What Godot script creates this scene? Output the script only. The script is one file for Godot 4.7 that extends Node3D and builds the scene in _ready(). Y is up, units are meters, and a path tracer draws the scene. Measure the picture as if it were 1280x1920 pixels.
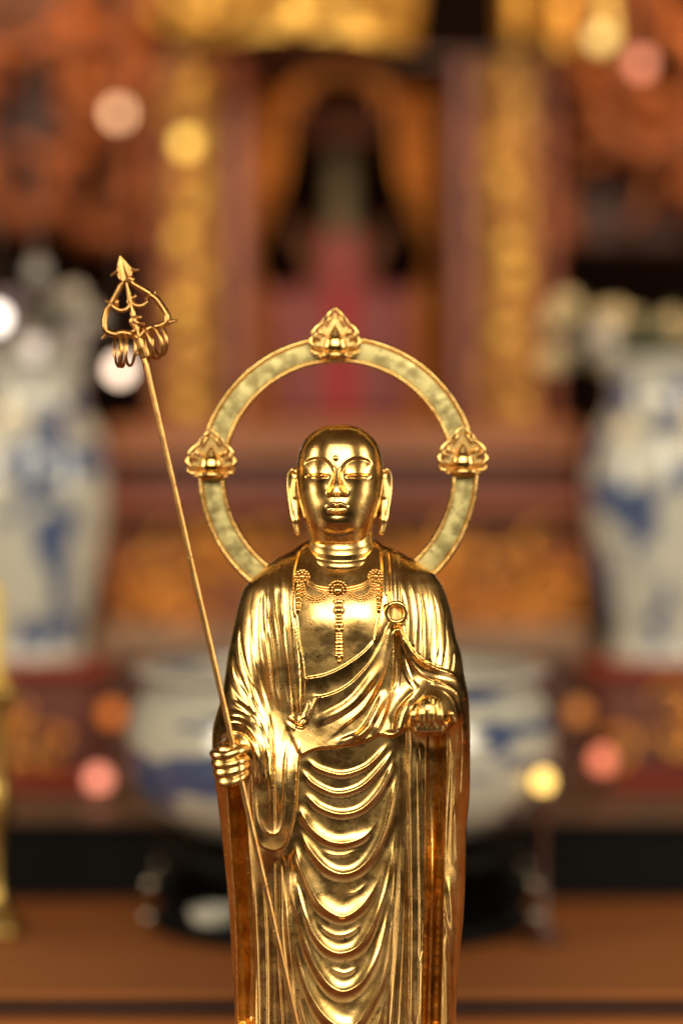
extends Node3D
# A small gilt statue of a standing monk, in focus, before a dim altar far out of focus.
# The statue is drawn up in units of a quarter millimetre: x to the right, y downwards, z towards the viewer.

const U := 0.00025
const EYE := 1.0475
const FOCUS := 95.0
const DIST := 1.2
const FOOT := 2150.0

var M := {}
var rng := RandomNumberGenerator.new()
var cam: Camera3D


# ------------------------------------------------------------------ helpers

func V(x: float, y: float, z: float) -> Vector3:
	return Vector3((x - 640.0) * U, (FOOT - y) * U, z * U)


# where something at height z over the axis has to stand to be found at (x, y) of the drawing
func seen(x: float, y: float, z: float) -> Vector3:
	var k := 1.0 - (z - FOCUS) * U / DIST
	return V(640.0 + (x - 640.0) * k, 960.0 + (y - 960.0) * k, z)


# a point of the altar, d metres from the lens
func at(x: float, y: float, d: float) -> Vector3:
	var k := U * d / DIST
	return Vector3((x - 640.0) * k, EYE + (960.0 - y) * k, DIST + FOCUS * U - d)


func px(d: float) -> float:
	return U * d / DIST


func put(mesh: Mesh, called: String, mat: Material, parent: Node = self) -> MeshInstance3D:
	var o := MeshInstance3D.new()
	o.name = called
	o.mesh = mesh
	o.material_override = mat
	parent.add_child(o, true)
	return o


func tag(o: Node, label: String, category := "", group := "", kind := "") -> void:
	if label: o.set_meta("label", label)
	if category: o.set_meta("category", category)
	if group: o.set_meta("group", group)
	if kind: o.set_meta("kind", kind)


var used := {}
func thing(called: String, where: Vector3, label: String, category: String, group := "") -> Node3D:
	var o := Node3D.new()
	var n: int = used.get(called, 0)
	used[called] = n + 1
	o.name = called if n == 0 else "%s_%03d" % [called, n]
	add_child(o)
	o.position = where
	tag(o, label, category, group)
	return o


func arrays_mesh(v: PackedVector3Array, idx: PackedInt32Array, uv := PackedVector2Array()) -> ArrayMesh:
	var a := []
	a.resize(Mesh.ARRAY_MAX)
	a[Mesh.ARRAY_VERTEX] = v
	a[Mesh.ARRAY_INDEX] = idx
	if uv.size(): a[Mesh.ARRAY_TEX_UV] = uv
	var mid := Vector3.ZERO
	for q in v: mid += q
	mid /= v.size()
	var vol := 0.0
	for t in range(0, idx.size(), 3):
		vol += (v[idx[t]] - mid).dot((v[idx[t + 2]] - mid).cross(v[idx[t + 1]] - mid))
	if vol < 0.0:
		for t in range(0, idx.size(), 3):
			var sw := idx[t + 1]
			idx[t + 1] = idx[t + 2]
			idx[t + 2] = sw
	a[Mesh.ARRAY_INDEX] = idx
	var n := PackedVector3Array()
	n.resize(v.size())
	for t in range(0, idx.size(), 3):
		var i := idx[t]
		var j := idx[t + 1]
		var k := idx[t + 2]
		var c := (v[k] - v[i]).cross(v[j] - v[i])
		n[i] += c
		n[j] += c
		n[k] += c
	for i in n.size():
		n[i] = n[i].normalized()
	a[Mesh.ARRAY_NORMAL] = n
	var m := ArrayMesh.new()
	m.add_surface_from_arrays(Mesh.PRIMITIVE_TRIANGLES, a)
	return m


# rows x cols points; wrap joins the last column with the first
func sheet(v: PackedVector3Array, rows: int, cols: int, wrap := false, flip := false, uv := PackedVector2Array()) -> ArrayMesh:
	var idx := PackedInt32Array()
	var last := cols if wrap else cols - 1
	for r in rows - 1:
		for c in last:
			var a := r * cols + c
			var b := r * cols + (c + 1) % cols
			var d := a + cols
			var e := b + cols
			if flip: idx.append_array([a, d, b, b, d, e])
			else: idx.append_array([a, b, d, b, e, d])
	return arrays_mesh(v, idx, uv)


# profile of (radius, height) from the top down, turned about y; centre at origin
func lathe(p: Array, seg := 48, sx := 1.0, sz := 1.0, bumps := 0.0, bump_size := 0.05, seed_ := 1) -> ArrayMesh:
	var v := PackedVector3Array()
	var uv := PackedVector2Array()
	var noise := FastNoiseLite.new()
	noise.seed = seed_
	noise.frequency = 1.0 / bump_size
	for r in p.size():
		var rad: float = p[r][0]
		var h: float = p[r][1]
		for s in seg + 1:
			var t := TAU * s / seg
			var q := rad
			if bumps > 0.0 and rad > 0.0:
				q += bumps * noise.get_noise_3d(cos(t) * rad, h, sin(t) * rad)
			v.append(Vector3(cos(t) * q * sx, h, sin(t) * q * sz))
			uv.append(Vector2(float(s) / seg, float(r) / (p.size() - 1)))
	return sheet(v, p.size(), seg + 1, false, false, uv)


func smooth_path(p: PackedVector3Array, per: int) -> PackedVector3Array:
	var out := PackedVector3Array()
	var n := p.size()
	for i in n - 1:
		var a := p[maxi(i - 1, 0)]
		var d := p[mini(i + 2, n - 1)]
		for k in per:
			out.append(p[i].cubic_interpolate(p[i + 1], a, d, float(k) / per))
	out.append(p[n - 1])
	return out


# a tube along p with a radius at each point
func tube(p: PackedVector3Array, rad: PackedFloat32Array, seg := 10, flat := 1.0, wrap := false) -> ArrayMesh:
	var v := PackedVector3Array()
	var n := p.size()
	for i in n:
		var t := (p[mini(i + 1, n - 1)] - p[maxi(i - 1, 0)]).normalized()
		if wrap: t = (p[(i + 1) % n] - p[(i - 1 + n) % n]).normalized()
		var side := t.cross(Vector3(0, 0, 1))
		if side.length() < 0.05: side = t.cross(Vector3(1, 0, 0))
		side = side.normalized()
		var up := side.cross(t).normalized()
		var r: float = rad[mini(i, rad.size() - 1)]
		for s in seg:
			var a := TAU * s / seg
			v.append(p[i] + side * cos(a) * r + up * sin(a) * r * flat)
	var idx := PackedInt32Array()
	var rows := n if wrap else n - 1
	for i in rows:
		for s in seg:
			var a := i * seg + s
			var b := i * seg + (s + 1) % seg
			var c := ((i + 1) % n) * seg + s
			var d := ((i + 1) % n) * seg + (s + 1) % seg
			idx.append_array([a, c, b, b, c, d])
	if not wrap:
		for e in [0, n - 1]:
			v.append(p[e])
			var mid := v.size() - 1
			for s in seg:
				var a: int = e * seg + s
				var b: int = e * seg + (s + 1) % seg
				if e == 0: idx.append_array([mid, a, b])
				else: idx.append_array([mid, b, a])
	return arrays_mesh(v, idx)


func join(parts: Array) -> ArrayMesh:
	var st := SurfaceTool.new()
	for q in parts:
		if q is Array: st.append_from(q[0], 0, q[1])
		else: st.append_from(q, 0, Transform3D.IDENTITY)
	return st.commit()


# box with chamfered edges, centred
func block(sx: float, sy: float, sz: float, b := 0.003) -> ArrayMesh:
	b = minf(b, minf(sx, minf(sy, sz)) * 0.45)
	var st := SurfaceTool.new()
	st.begin(Mesh.PRIMITIVE_TRIANGLES)
	st.set_smooth_group(-1)
	var h := Vector3(sx, sy, sz) * 0.5
	var corner := func(ix: int, iy: int, iz: int, axis: int) -> Vector3:
		var s := Vector3(ix, iy, iz)
		var q := h - Vector3(b, b, b)
		q[axis] = h[axis]
		return s * q
	var quad := func(p: Array) -> void:
		var n: Vector3 = (p[1] - p[0]).cross(p[2] - p[0])
		var mid: Vector3 = (p[0] + p[1] + p[2] + p[3]) * 0.25
		var o := [0, 1, 2, 0, 2, 3] if n.dot(mid) < 0.0 else [0, 2, 1, 0, 3, 2]
		for k in o: st.add_vertex(p[k])
	for axis in 3:
		var a1 := (axis + 1) % 3
		var a2 := (axis + 2) % 3
		for s in [-1, 1]:
			var f := []
			for q in [[-1, -1], [1, -1], [1, 1], [-1, 1]]:
				var w := [0, 0, 0]
				w[axis] = s
				w[a1] = q[0]
				w[a2] = q[1]
				f.append(corner.call(w[0], w[1], w[2], axis))
			quad.call(f)
		for s1 in [-1, 1]:
			for s2 in [-1, 1]:
				var f := []
				for q in [[-1, a1], [1, a1], [1, a2], [-1, a2]]:
					var w := [0, 0, 0]
					w[axis] = q[0]
					w[a1] = s1
					w[a2] = s2
					f.append(corner.call(w[0], w[1], w[2], q[1]))
				quad.call(f)
	for ix in [-1, 1]:
		for iy in [-1, 1]:
			for iz in [-1, 1]:
				var p: Array = [corner.call(ix, iy, iz, 0), corner.call(ix, iy, iz, 1), corner.call(ix, iy, iz, 2)]
				var n: Vector3 = (p[1] - p[0]).cross(p[2] - p[0])
				for k in ([0, 1, 2] if n.dot(p[0]) < 0.0 else [0, 2, 1]): st.add_vertex(p[k])
	st.generate_normals()
	return st.commit()


func ball(c: Vector3, r: Vector3, seg := 12) -> Array:
	var s := SphereMesh.new()
	s.radius = 1.0
	s.height = 2.0
	s.radial_segments = seg
	s.rings = seg / 2
	return [s, Transform3D(Basis.from_scale(r), c)]


# smooth-joined tapered capsules [a, b, ra, rb, chain] meshed as surface nets; positions in drawing units
func flesh(bones: Array, k: float, cell: float) -> ArrayMesh:
	var lo := Vector3.INF
	var hi := -Vector3.INF
	for b in bones:
		var ra: float = maxf(b[2], b[3]) + cell * 2.0
		for e in 2:
			lo = lo.min(b[e] - Vector3.ONE * ra)
			hi = hi.max(b[e] + Vector3.ONE * ra)
	var nx := int((hi.x - lo.x) / cell) + 1
	var ny := int((hi.y - lo.y) / cell) + 1
	var nz := int((hi.z - lo.z) / cell) + 1
	var f := PackedFloat32Array()
	f.resize(nx * ny * nz)
	f.fill(1e3)
	# bones of one chain are joined plainly, chains are joined smoothly
	var chains := {}
	for q in bones.size():
		var key = bones[q][4] if bones[q].size() > 4 else q
		if not chains.has(key): chains[key] = []
		chains[key].append(bones[q])
	for key in chains:
		var one := PackedFloat32Array()
		one.resize(f.size())
		one.fill(1e3)
		for b in chains[key]:
			var a: Vector3 = b[0]
			var ab: Vector3 = b[1] - a
			var ra: float = b[2]
			var rb: float = b[3]
			var l2 := maxf(ab.length_squared(), 1e-6)
			var m := maxf(ra, rb) + cell * 2.0 + k
			var l := (a.min(b[1]) - Vector3.ONE * m - lo) / cell
			var h := (a.max(b[1]) + Vector3.ONE * m - lo) / cell
			for z in range(maxi(0, int(l.z)), mini(nz, int(h.z) + 2)):
				for y in range(maxi(0, int(l.y)), mini(ny, int(h.y) + 2)):
					for x in range(maxi(0, int(l.x)), mini(nx, int(h.x) + 2)):
						var p := lo + Vector3(x, y, z) * cell
						var t := clampf((p - a).dot(ab) / l2, 0.0, 1.0)
						var i := (z * ny + y) * nx + x
						one[i] = minf(one[i], p.distance_to(a + ab * t) - lerpf(ra, rb, t))
		for i in f.size():
			var d := one[i]
			if d > 900.0: continue
			var o := f[i]
			var w := maxf(k - absf(o - d), 0.0)
			f[i] = minf(o, d) - w * w / (4.0 * k)
	var id := PackedInt32Array()
	id.resize(f.size())
	id.fill(-1)
	var v := PackedVector3Array()
	var step := [0, 1, nx, nx + 1, nx * ny, nx * ny + 1, nx * ny + nx, nx * ny + nx + 1]
	var ends := [[0, 1], [2, 3], [4, 5], [6, 7], [0, 2], [1, 3], [4, 6], [5, 7], [0, 4], [1, 5], [2, 6], [3, 7]]
	for z in nz - 1:
		for y in ny - 1:
			for x in nx - 1:
				var i := (z * ny + y) * nx + x
				var inside := 0
				for s in step:
					if f[i + s] < 0.0: inside += 1
				if inside == 0 or inside == 8: continue
				var sum := Vector3.ZERO
				var n := 0
				for e in ends:
					var fa := f[i + step[e[0]]]
					var fb := f[i + step[e[1]]]
					if (fa < 0.0) != (fb < 0.0):
						var t := fa / (fa - fb)
						var pa := Vector3(e[0] & 1, (e[0] >> 1) & 1, e[0] >> 2)
						var pb := Vector3(e[1] & 1, (e[1] >> 1) & 1, e[1] >> 2)
						sum += pa.lerp(pb, t)
						n += 1
				id[i] = v.size()
				var q := lo + (Vector3(x, y, z) + sum / n) * cell
				v.append(V(q.x, q.y, q.z))
	var idx := PackedInt32Array()
	var sx := [1, nx, nx * ny]
	for z in range(1, nz - 1):
		for y in range(1, ny - 1):
			for x in range(1, nx - 1):
				var i := (z * ny + y) * nx + x
				var fi := f[i] < 0.0
				for ax in 3:
					var fj := f[i + sx[ax]] < 0.0
					if fi == fj: continue
					var u: int = sx[(ax + 1) % 3]
					var w: int = sx[(ax + 2) % 3]
					var a := id[i - u - w]
					var b := id[i - w]
					var c := id[i]
					var d := id[i - u]
					if fi: idx.append_array([a, b, c, a, c, d])
					else: idx.append_array([a, c, b, a, d, c])
	var m := arrays_mesh(v, idx)
	# shade by the field itself, which is smoother than the facets
	var a := m.surface_get_arrays(0)
	var nn: PackedVector3Array = a[Mesh.ARRAY_NORMAL]
	for i in v.size():
		var q := (Vector3(v[i].x / U + 640.0, FOOT - v[i].y / U, v[i].z / U) - lo) / cell
		var g := Vector3.ZERO
		for ax in 3:
			var e := Vector3.ZERO
			e[ax] = 0.9
			g[ax] = tap(f, nx, ny, nz, q + e) - tap(f, nx, ny, nz, q - e)
		g.y = -g.y
		if g.length() > 1e-6 and g.dot(nn[i]) > 0.0: nn[i] = g.normalized()
	a[Mesh.ARRAY_NORMAL] = nn
	var out := ArrayMesh.new()
	out.add_surface_from_arrays(Mesh.PRIMITIVE_TRIANGLES, a)
	return out


func tap(f: PackedFloat32Array, nx: int, ny: int, nz: int, q: Vector3) -> float:
	var x := clampi(int(q.x), 0, nx - 2)
	var y := clampi(int(q.y), 0, ny - 2)
	var z := clampi(int(q.z), 0, nz - 2)
	var u := q.x - x
	var v := q.y - y
	var w := q.z - z
	var i := (z * ny + y) * nx + x
	var j := i + nx * ny
	return lerpf(lerpf(lerpf(f[i], f[i + 1], u), lerpf(f[i + nx], f[i + nx + 1], u), v), lerpf(lerpf(f[j], f[j + 1], u), lerpf(f[j + nx], f[j + nx + 1], u), v), w)


# ------------------------------------------------------------------ relief: a height map that folds are drawn into

class Relief:
	var ox: float
	var oy: float
	var sc: float
	var w: int
	var h: int
	var data := PackedFloat32Array()
	var best := PackedFloat32Array()
	var along := PackedFloat32Array()

	func _init(x: float, y: float, wide: float, high: float, res: float) -> void:
		ox = x
		oy = y
		sc = res
		w = int(wide * res)
		h = int(high * res)
		data.resize(w * h)
		best.resize(w * h)
		best.fill(1e9)
		along.resize(w * h)

	# kind 0: round ridge, 1: edge that climbs over a on its left and fades over b on its right, 2: ridge with sharp valleys, 3: flat-bottomed trench, 4 and 5: flat ridges that lean to one side
	func stroke(kind: int, a: float, b: float, high: float, t0: float, t1: float, pts: Array) -> void:
		var p := PackedVector2Array()
		var n := pts.size() / 2
		for i in n - 1:
			var q := []
			for k in [maxi(i - 1, 0), i, i + 1, mini(i + 2, n - 1)]:
				q.append(Vector2(pts[k * 2], pts[k * 2 + 1]))
			var steps := maxi(1, int(q[1].distance_to(q[2]) / 5.0))
			for k in steps:
				p.append(q[1].cubic_interpolate(q[2], q[0], q[3], float(k) / steps))
		p.append(Vector2(pts[n * 2 - 2], pts[n * 2 - 1]))
		var total := 0.0
		for i in p.size() - 1:
			total += p[i].distance_to(p[i + 1])
		var m := maxf(a, b)
		var touched := PackedInt32Array()
		var run := 0.0
		for i in p.size() - 1:
			var s := p[i]
			var d := p[i + 1] - s
			var len := d.length()
			var l2 := maxf(len * len, 1e-6)
			var x0 := maxi(0, int((minf(s.x, p[i + 1].x) - m - ox) * sc))
			var x1 := mini(w - 1, int((maxf(s.x, p[i + 1].x) + m - ox) * sc) + 1)
			var y0 := maxi(0, int((minf(s.y, p[i + 1].y) - m - oy) * sc))
			var y1 := mini(h - 1, int((maxf(s.y, p[i + 1].y) + m - oy) * sc) + 1)
			for y in range(y0, y1 + 1):
				var vy := y / sc + oy - s.y
				for x in range(x0, x1 + 1):
					var vx := x / sc + ox - s.x
					var t := clampf((vx * d.x + vy * d.y) / l2, 0.0, 1.0)
					var ex := vx - d.x * t
					var ey := vy - d.y * t
					var dist := sqrt(ex * ex + ey * ey)
					if dist > m: continue
					var c := y * w + x
					var o := best[c]
					if dist < absf(o):
						if o > 1e8: touched.append(c)
						best[c] = dist if d.x * ey - d.y * ex >= 0.0 else -dist
						along[c] = (run + t * len) / total
			run += len
		for c in touched:
			var s := best[c]
			best[c] = 1e9
			var t := along[c]
			var g := 1.0
			if t0 > 0.0: g *= smoothstep(0.0, t0, t)
			if t1 > 0.0: g *= smoothstep(0.0, t1, 1.0 - t)
			var f := 0.0
			if kind == 1:
				if s < 0.0:
					if s > -a:
						f = 1.0 + s / a
						f = f * f
				elif s < b:
					f = 1.0 - s / b
					f = f * f
			else:
				var q := (-s / a) if s < 0.0 else (s / b)
				if q < 1.0:
					if kind == 0: f = (1.0 - q * q) * (1.0 - q * q)
					elif kind == 2: f = 1.0 - q * q * q * q
					elif kind == 4: f = (1.0 - q * q * q * q) * (0.72 + 0.42 * s / (a + b))
					elif kind == 5: f = (1.0 - q * q * q * q) * (0.72 - 0.42 * s / (a + b))
					else: f = smoothstep(0.0, 0.35, 1.0 - q)
			data[c] += f * g * high

	func dome(x: float, y: float, rx: float, ry: float, high: float) -> void:
		for j in range(maxi(0, int((y - ry * 2.2 - oy) * sc)), mini(h, int((y + ry * 2.2 - oy) * sc))):
			for i in range(maxi(0, int((x - rx * 2.2 - ox) * sc)), mini(w, int((x + rx * 2.2 - ox) * sc))):
				var u := (i / sc + ox - x) / rx
				var v := (j / sc + oy - y) / ry
				data[j * w + i] += high * maxf(0.0, exp(-u * u - v * v) - 0.008)

	func get_at(x: float, y: float) -> float:
		var u := clampf((x - ox) * sc, 0.0, w - 1.001)
		var v := clampf((y - oy) * sc, 0.0, h - 1.001)
		var i := int(u)
		var j := int(v)
		u -= i
		v -= j
		var c := j * w + i
		return lerpf(lerpf(data[c], data[c + 1], u), lerpf(data[c + w], data[c + w + 1], u), v)


# piecewise-linear table, eased
func table(t: Array, y: float) -> float:
	if y <= t[0][0]: return t[0][1]
	for i in t.size() - 1:
		if y < t[i + 1][0]:
			var a: float = t[maxi(i - 1, 0)][1]
			var d: float = t[mini(i + 2, t.size() - 1)][1]
			var y0: float = t[i][0]
			var y1: float = t[i + 1][0]
			var ya: float = t[maxi(i - 1, 0)][0] - (0.01 if i == 0 else 0.0)
			var yd: float = t[mini(i + 2, t.size() - 1)][0] + (0.01 if i + 2 >= t.size() else 0.0)
			var b: float = t[i][1]
			var c: float = t[i + 1][1]
			var s := (c - b) / (y1 - y0)
			var m0 := 0.5 * (s + ((b - a) / (y0 - ya) if i > 0 else s))
			var m1 := 0.5 * (s + ((d - c) / (yd - y1) if i + 2 < t.size() else s))
			if s == 0.0 or (i > 0 and (b - a) * (c - b) < 0.0): m0 = 0.0
			if s == 0.0 or (i + 2 < t.size() and (c - b) * (d - c) < 0.0): m1 = 0.0
			var k := (y - y0) / (y1 - y0)
			var w := y1 - y0
			return b * (1 + 2 * k) * (1 - k) * (1 - k) + m0 * w * k * (1 - k) * (1 - k) + c * k * k * (3 - 2 * k) + m1 * w * k * k * (k - 1)
	return t[t.size() - 1][1]


# ------------------------------------------------------------------ materials

func lin(r: float, g: float, b: float, a := 1.0) -> Color:
	var c := Color(r, g, b).linear_to_srgb()
	c.a = a
	return c


func mat(called: String, c: Color, rough: float, metal := 0.0) -> StandardMaterial3D:
	var m := StandardMaterial3D.new()
	m.resource_name = called
	m.albedo_color = c
	m.roughness = rough
	m.metallic = metal
	M[called] = m
	return m


func noise_image(size: int, freq: float, octaves: int, seed_: int) -> Image:
	var n := FastNoiseLite.new()
	n.seed = seed_
	n.frequency = freq
	n.fractal_octaves = octaves
	return n.get_seamless_image(size, size)


# tone between two colours by noise, with dots of tarnish scattered over it
func mottled(size: int, freq: float, lo: Color, hi: Color, dots: int, seed_: int, big := 3.0) -> ImageTexture:
	var g := noise_image(size, freq, 4, seed_)
	var im := Image.create(size, size, false, Image.FORMAT_RGB8)
	for y in size:
		for x in size:
			im.set_pixel(x, y, lo.lerp(hi, smoothstep(0.25, 0.7, g.get_pixel(x, y).r)))
	var r := RandomNumberGenerator.new()
	r.seed = seed_
	for i in dots:
		# tarnish comes in clusters
		var cx := r.randf() * size
		var cy := r.randf() * size
		for k in r.randi_range(1, 7):
			var px_ := cx + r.randfn(0.0, size * 0.012)
			var py_ := cy + r.randfn(0.0, size * 0.012)
			var rad := r.randf_range(0.8, big)
			for y in range(int(py_ - rad) , int(py_ + rad) + 2):
				for x in range(int(px_ - rad), int(px_ + rad) + 2):
					var d := Vector2(x - px_, y - py_).length() / rad
					if d < 1.0:
						var u := posmod(x, size)
						var w := posmod(y, size)
						im.set_pixel(u, w, im.get_pixel(u, w).lerp(Color(0.16, 0.10, 0.05), 0.85 * (1.0 - d * d)))
	return ImageTexture.create_from_image(im)


func grey(size: int, freq: float, lo: float, hi: float, seed_: int) -> ImageTexture:
	return mottled(size, freq, Color(lo, lo, lo), Color(hi, hi, hi), 0, seed_)


func tri(m: StandardMaterial3D, scale_: float) -> void:
	m.uv1_triplanar = true
	m.uv1_scale = Vector3.ONE * scale_


func make_materials() -> void:
	var rough_map := grey(512, 0.014, 0.72, 1.08, 5)
	var m := mat("gold", Color.WHITE, 0.285, 1.0)
	m.albedo_texture = mottled(1024, 0.006, lin(0.79, 0.48, 0.15), lin(0.94, 0.63, 0.235), 150, 3, 4.5)
	m.roughness_texture = rough_map
	# the faint unevenness of hand-finished metal
	m.heightmap_enabled = true
	m.heightmap_texture = grey(512, 0.03, 0.0, 1.0, 51)
	m.heightmap_scale = 0.0028
	tri(m, 9.0)
	m = mat("gold_fine", Color.WHITE, 0.24, 1.0)
	m.albedo_texture = mottled(512, 0.01, lin(0.86, 0.54, 0.19), lin(0.95, 0.65, 0.25), 25, 8)
	tri(m, 16.0)
	m = mat("staff_metal", Color.WHITE, 0.3, 1.0)
	m.albedo_texture = mottled(512, 0.01, lin(0.52, 0.27, 0.09), lin(0.72, 0.41, 0.14), 50, 12)
	tri(m, 14.0)
	m = mat("halo_face", Color.WHITE, 0.5, 0.85)
	m.albedo_texture = mottled(1024, 0.011, lin(0.27, 0.22, 0.09), lin(0.52, 0.45, 0.20), 160, 21, 5.0)
	m.roughness_texture = rough_map
	tri(m, 8.0)
	m = mat("wood", Color.WHITE, 0.6)
	var wood_n := FastNoiseLite.new()
	wood_n.seed = 4
	wood_n.frequency = 0.01
	var im := Image.create(512, 512, false, Image.FORMAT_RGB8)
	for y in 512:
		for x in 512:
			var k := wood_n.get_noise_2d(x * 0.5, y * 9.0) * 0.5 + 0.5
			im.set_pixel(x, y, lin(0.20, 0.058, 0.008).lerp(lin(0.32, 0.10, 0.016), k))
	m.albedo_texture = ImageTexture.create_from_image(im)
	tri(m, 2.0)
	mat("dark_wood", lin(0.07, 0.022, 0.010), 0.4)
	mat("black_lacquer", lin(0.004, 0.0035, 0.003), 0.6).metallic_specular = 0.2
	mat("red_lacquer", lin(0.22, 0.020, 0.007), 0.35)
	mat("mauve_lacquer", lin(0.23, 0.068, 0.040), 0.4)
	mat("brown_lacquer", lin(0.25, 0.085, 0.030), 0.45)
	mat("taupe", lin(0.22, 0.13, 0.08), 0.5)
	m = mat("gilt", Color.WHITE, 0.42, 0.75)
	m.albedo_texture = mottled(512, 0.012, lin(0.45, 0.20, 0.032), lin(0.92, 0.56, 0.12), 60, 31)
	tri(m, 5.0)
	m = mat("red_gilt", Color.WHITE, 0.5, 0.5)
	m.albedo_texture = mottled(512, 0.012, lin(0.13, 0.030, 0.007), lin(0.38, 0.11, 0.024), 60, 33)
	tri(m, 5.0)
	m = mat("orange_gilt", Color.WHITE, 0.45, 0.6)
	m.albedo_texture = mottled(512, 0.012, lin(0.45, 0.14, 0.02), lin(0.72, 0.32, 0.06), 40, 35)
	tri(m, 5.0)
	mat("niche", lin(0.006, 0.0025, 0.002), 0.8).metallic_specular = 0.1
	mat("rose_cloth", lin(0.44, 0.095, 0.10), 0.8)
	mat("crimson_cloth", lin(0.55, 0.04, 0.045), 0.8)
	mat("plinth", lin(0.36, 0.095, 0.090), 0.7)
	mat("pillar_gold", lin(0.42, 0.19, 0.045), 0.5, 0.35)
	mat("boss_gold", lin(0.88, 0.56, 0.11), 0.45, 0.2)
	mat("moss", lin(0.30, 0.23, 0.12), 0.6)
	mat("brass", lin(0.75, 0.50, 0.14), 0.28, 1.0)
	mat("pewter", lin(0.32, 0.28, 0.22), 0.25, 1.0)
	mat("petal_white", lin(0.62, 0.55, 0.47), 0.7)
	mat("petal_lilac", lin(0.36, 0.30, 0.36), 0.7)
	mat("petal_cream", lin(0.66, 0.53, 0.30), 0.7)
	mat("leaf", lin(0.05, 0.06, 0.03), 0.6)
	m = mat("porcelain", Color.WHITE, 0.18)
	m.clearcoat_enabled = true
	m.clearcoat = 0.8
	m.clearcoat_roughness = 0.06
	m.albedo_texture = blue_and_white(512, 7, 0.009)
	m = mat("porcelain_pot", Color.WHITE, 0.18)
	m.clearcoat_enabled = true
	m.clearcoat = 0.8
	m.clearcoat_roughness = 0.06
	m.albedo_texture = blue_and_white(512, 19, 0.009)
	mat("brown_gilt", lin(0.45, 0.17, 0.04), 0.45, 0.3)
	mat("brown_gilt2", lin(0.20, 0.055, 0.014), 0.5, 0.2)
	mat("dark_red", lin(0.10, 0.020, 0.010), 0.4)
	mat("red_board", lin(0.075, 0.020, 0.008), 0.6)
	mat("dark_wall", lin(0.004, 0.002, 0.0015), 0.9).metallic_specular = 0.1
	mat("step_top", lin(0.085, 0.05, 0.033), 0.4)
	mat("plaster", lin(0.50, 0.50, 0.36), 0.9)
	mat("deep_wood", lin(0.10, 0.022, 0.006), 0.4)
	mat("brown_panel", lin(0.16, 0.06, 0.02), 0.7)
	mat("candle", lin(0.70, 0.50, 0.10), 0.5)
	mat("white_glaze", lin(0.60, 0.58, 0.50), 0.2)


# cobalt brushwork on white glaze
func blue_and_white(size: int, seed_: int, freq: float) -> ImageTexture:
	var a := noise_image(size, freq, 3, seed_)
	var b := noise_image(size, freq * 4.0, 3, seed_ + 1)
	var im := Image.create(size, size, false, Image.FORMAT_RGB8)
	for y in size:
		var band := smoothstep(0.14, 0.24, float(y) / size) * (1.0 - smoothstep(0.80, 0.86, float(y) / size))
		for x in size:
			var k := smoothstep(0.52, 0.60, a.get_pixel(x, y).r * 0.75 + b.get_pixel(x, y).r * 0.25) * band
			var c := lin(0.47, 0.46, 0.39).lerp(lin(0.035, 0.06, 0.16), k * 0.92)
			var line := absf(float(y) / size - 0.11)
			if line < 0.012: c = lin(0.06, 0.09, 0.20)
			im.set_pixel(x, y, c)
	return ImageTexture.create_from_image(im)


# ------------------------------------------------------------------ the scene

func _ready() -> void:
	rng.seed = 77
	camera_and_light()
	make_materials()
	tables()
	statue()
	staff()
	altar()


func camera_and_light() -> void:
	cam = Camera3D.new()
	cam.name = "camera"
	add_child(cam)
	cam.position = Vector3(0, EYE, DIST + FOCUS * U)
	var lens := CameraAttributesPhysical.new()
	lens.frustum_focal_length = 60.0
	lens.frustum_focus_distance = DIST
	lens.frustum_near = 0.05
	lens.frustum_far = 60.0
	lens.exposure_aperture = 1.32
	cam.attributes = lens
	cam.keep_aspect = Camera3D.KEEP_HEIGHT
	cam.fov = rad_to_deg(2.0 * atan(960.0 * U / DIST))
	cam.near = 0.05
	cam.far = 60.0
	var env := Environment.new()
	env.background_mode = Environment.BG_COLOR
	env.background_color = lin(0.064, 0.030, 0.010)
	env.tonemap_mode = Environment.TONE_MAPPER_LINEAR
	env.tonemap_exposure = 1.0
	env.sdfgi_enabled = true
	env.ssao_enabled = true
	env.ssil_enabled = true
	var we := WorldEnvironment.new()
	we.name = "surroundings"
	we.environment = env
	add_child(we)
	lamp("hall_lamp_front", Vector3(0.05, EYE + 1.1, 2.5), Vector2(2.5, 1.2), 8.4, lin(1.0, 0.89, 0.69), Vector3(0, EYE, -0.3))
	lamp("hall_lamp_side", Vector3(-2.0, EYE + 0.45, 0.5), Vector2(0.6, 1.2), 2.8, lin(1.0, 0.87, 0.66), Vector3(0, EYE, -0.2))
	lamp("hall_lamp_other_side", Vector3(2.0, EYE + 0.45, 0.5), Vector2(0.6, 1.2), 2.8, lin(1.0, 0.89, 0.70), Vector3(0, EYE, -0.2))
	lamp("altar_lamp", Vector3(-0.7, EYE + 0.9, -0.7), Vector2(0.3, 0.25), 1.15, lin(1.0, 0.60, 0.24), Vector3(-0.6, EYE + 0.5, -1.7))
	lamp("altar_lamp_other_side", Vector3(0.7, EYE + 0.9, -0.7), Vector2(0.3, 0.25), 1.15, lin(1.0, 0.60, 0.24), Vector3(0.6, EYE + 0.5, -1.7))
	lamp("wall_fill", Vector3(0, EYE + 1.5, 3.75), Vector2(2.4, 0.15), 0.75, lin(1.0, 0.93, 0.74), Vector3(0, EYE + 1.2, 4.2))  # added fill with no fixture, brightens the wall the gold mirrors


func lamp(called: String, where: Vector3, size: Vector2, energy: float, c: Color, towards: Vector3) -> void:
	var l := AreaLight3D.new()
	l.name = called
	add_child(l)
	l.area_size = size
	l.light_energy = energy
	l.light_color = c
	l.shadow_enabled = true
	l.area_range = 12.0
	l.look_at_from_position(where, towards)


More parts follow.
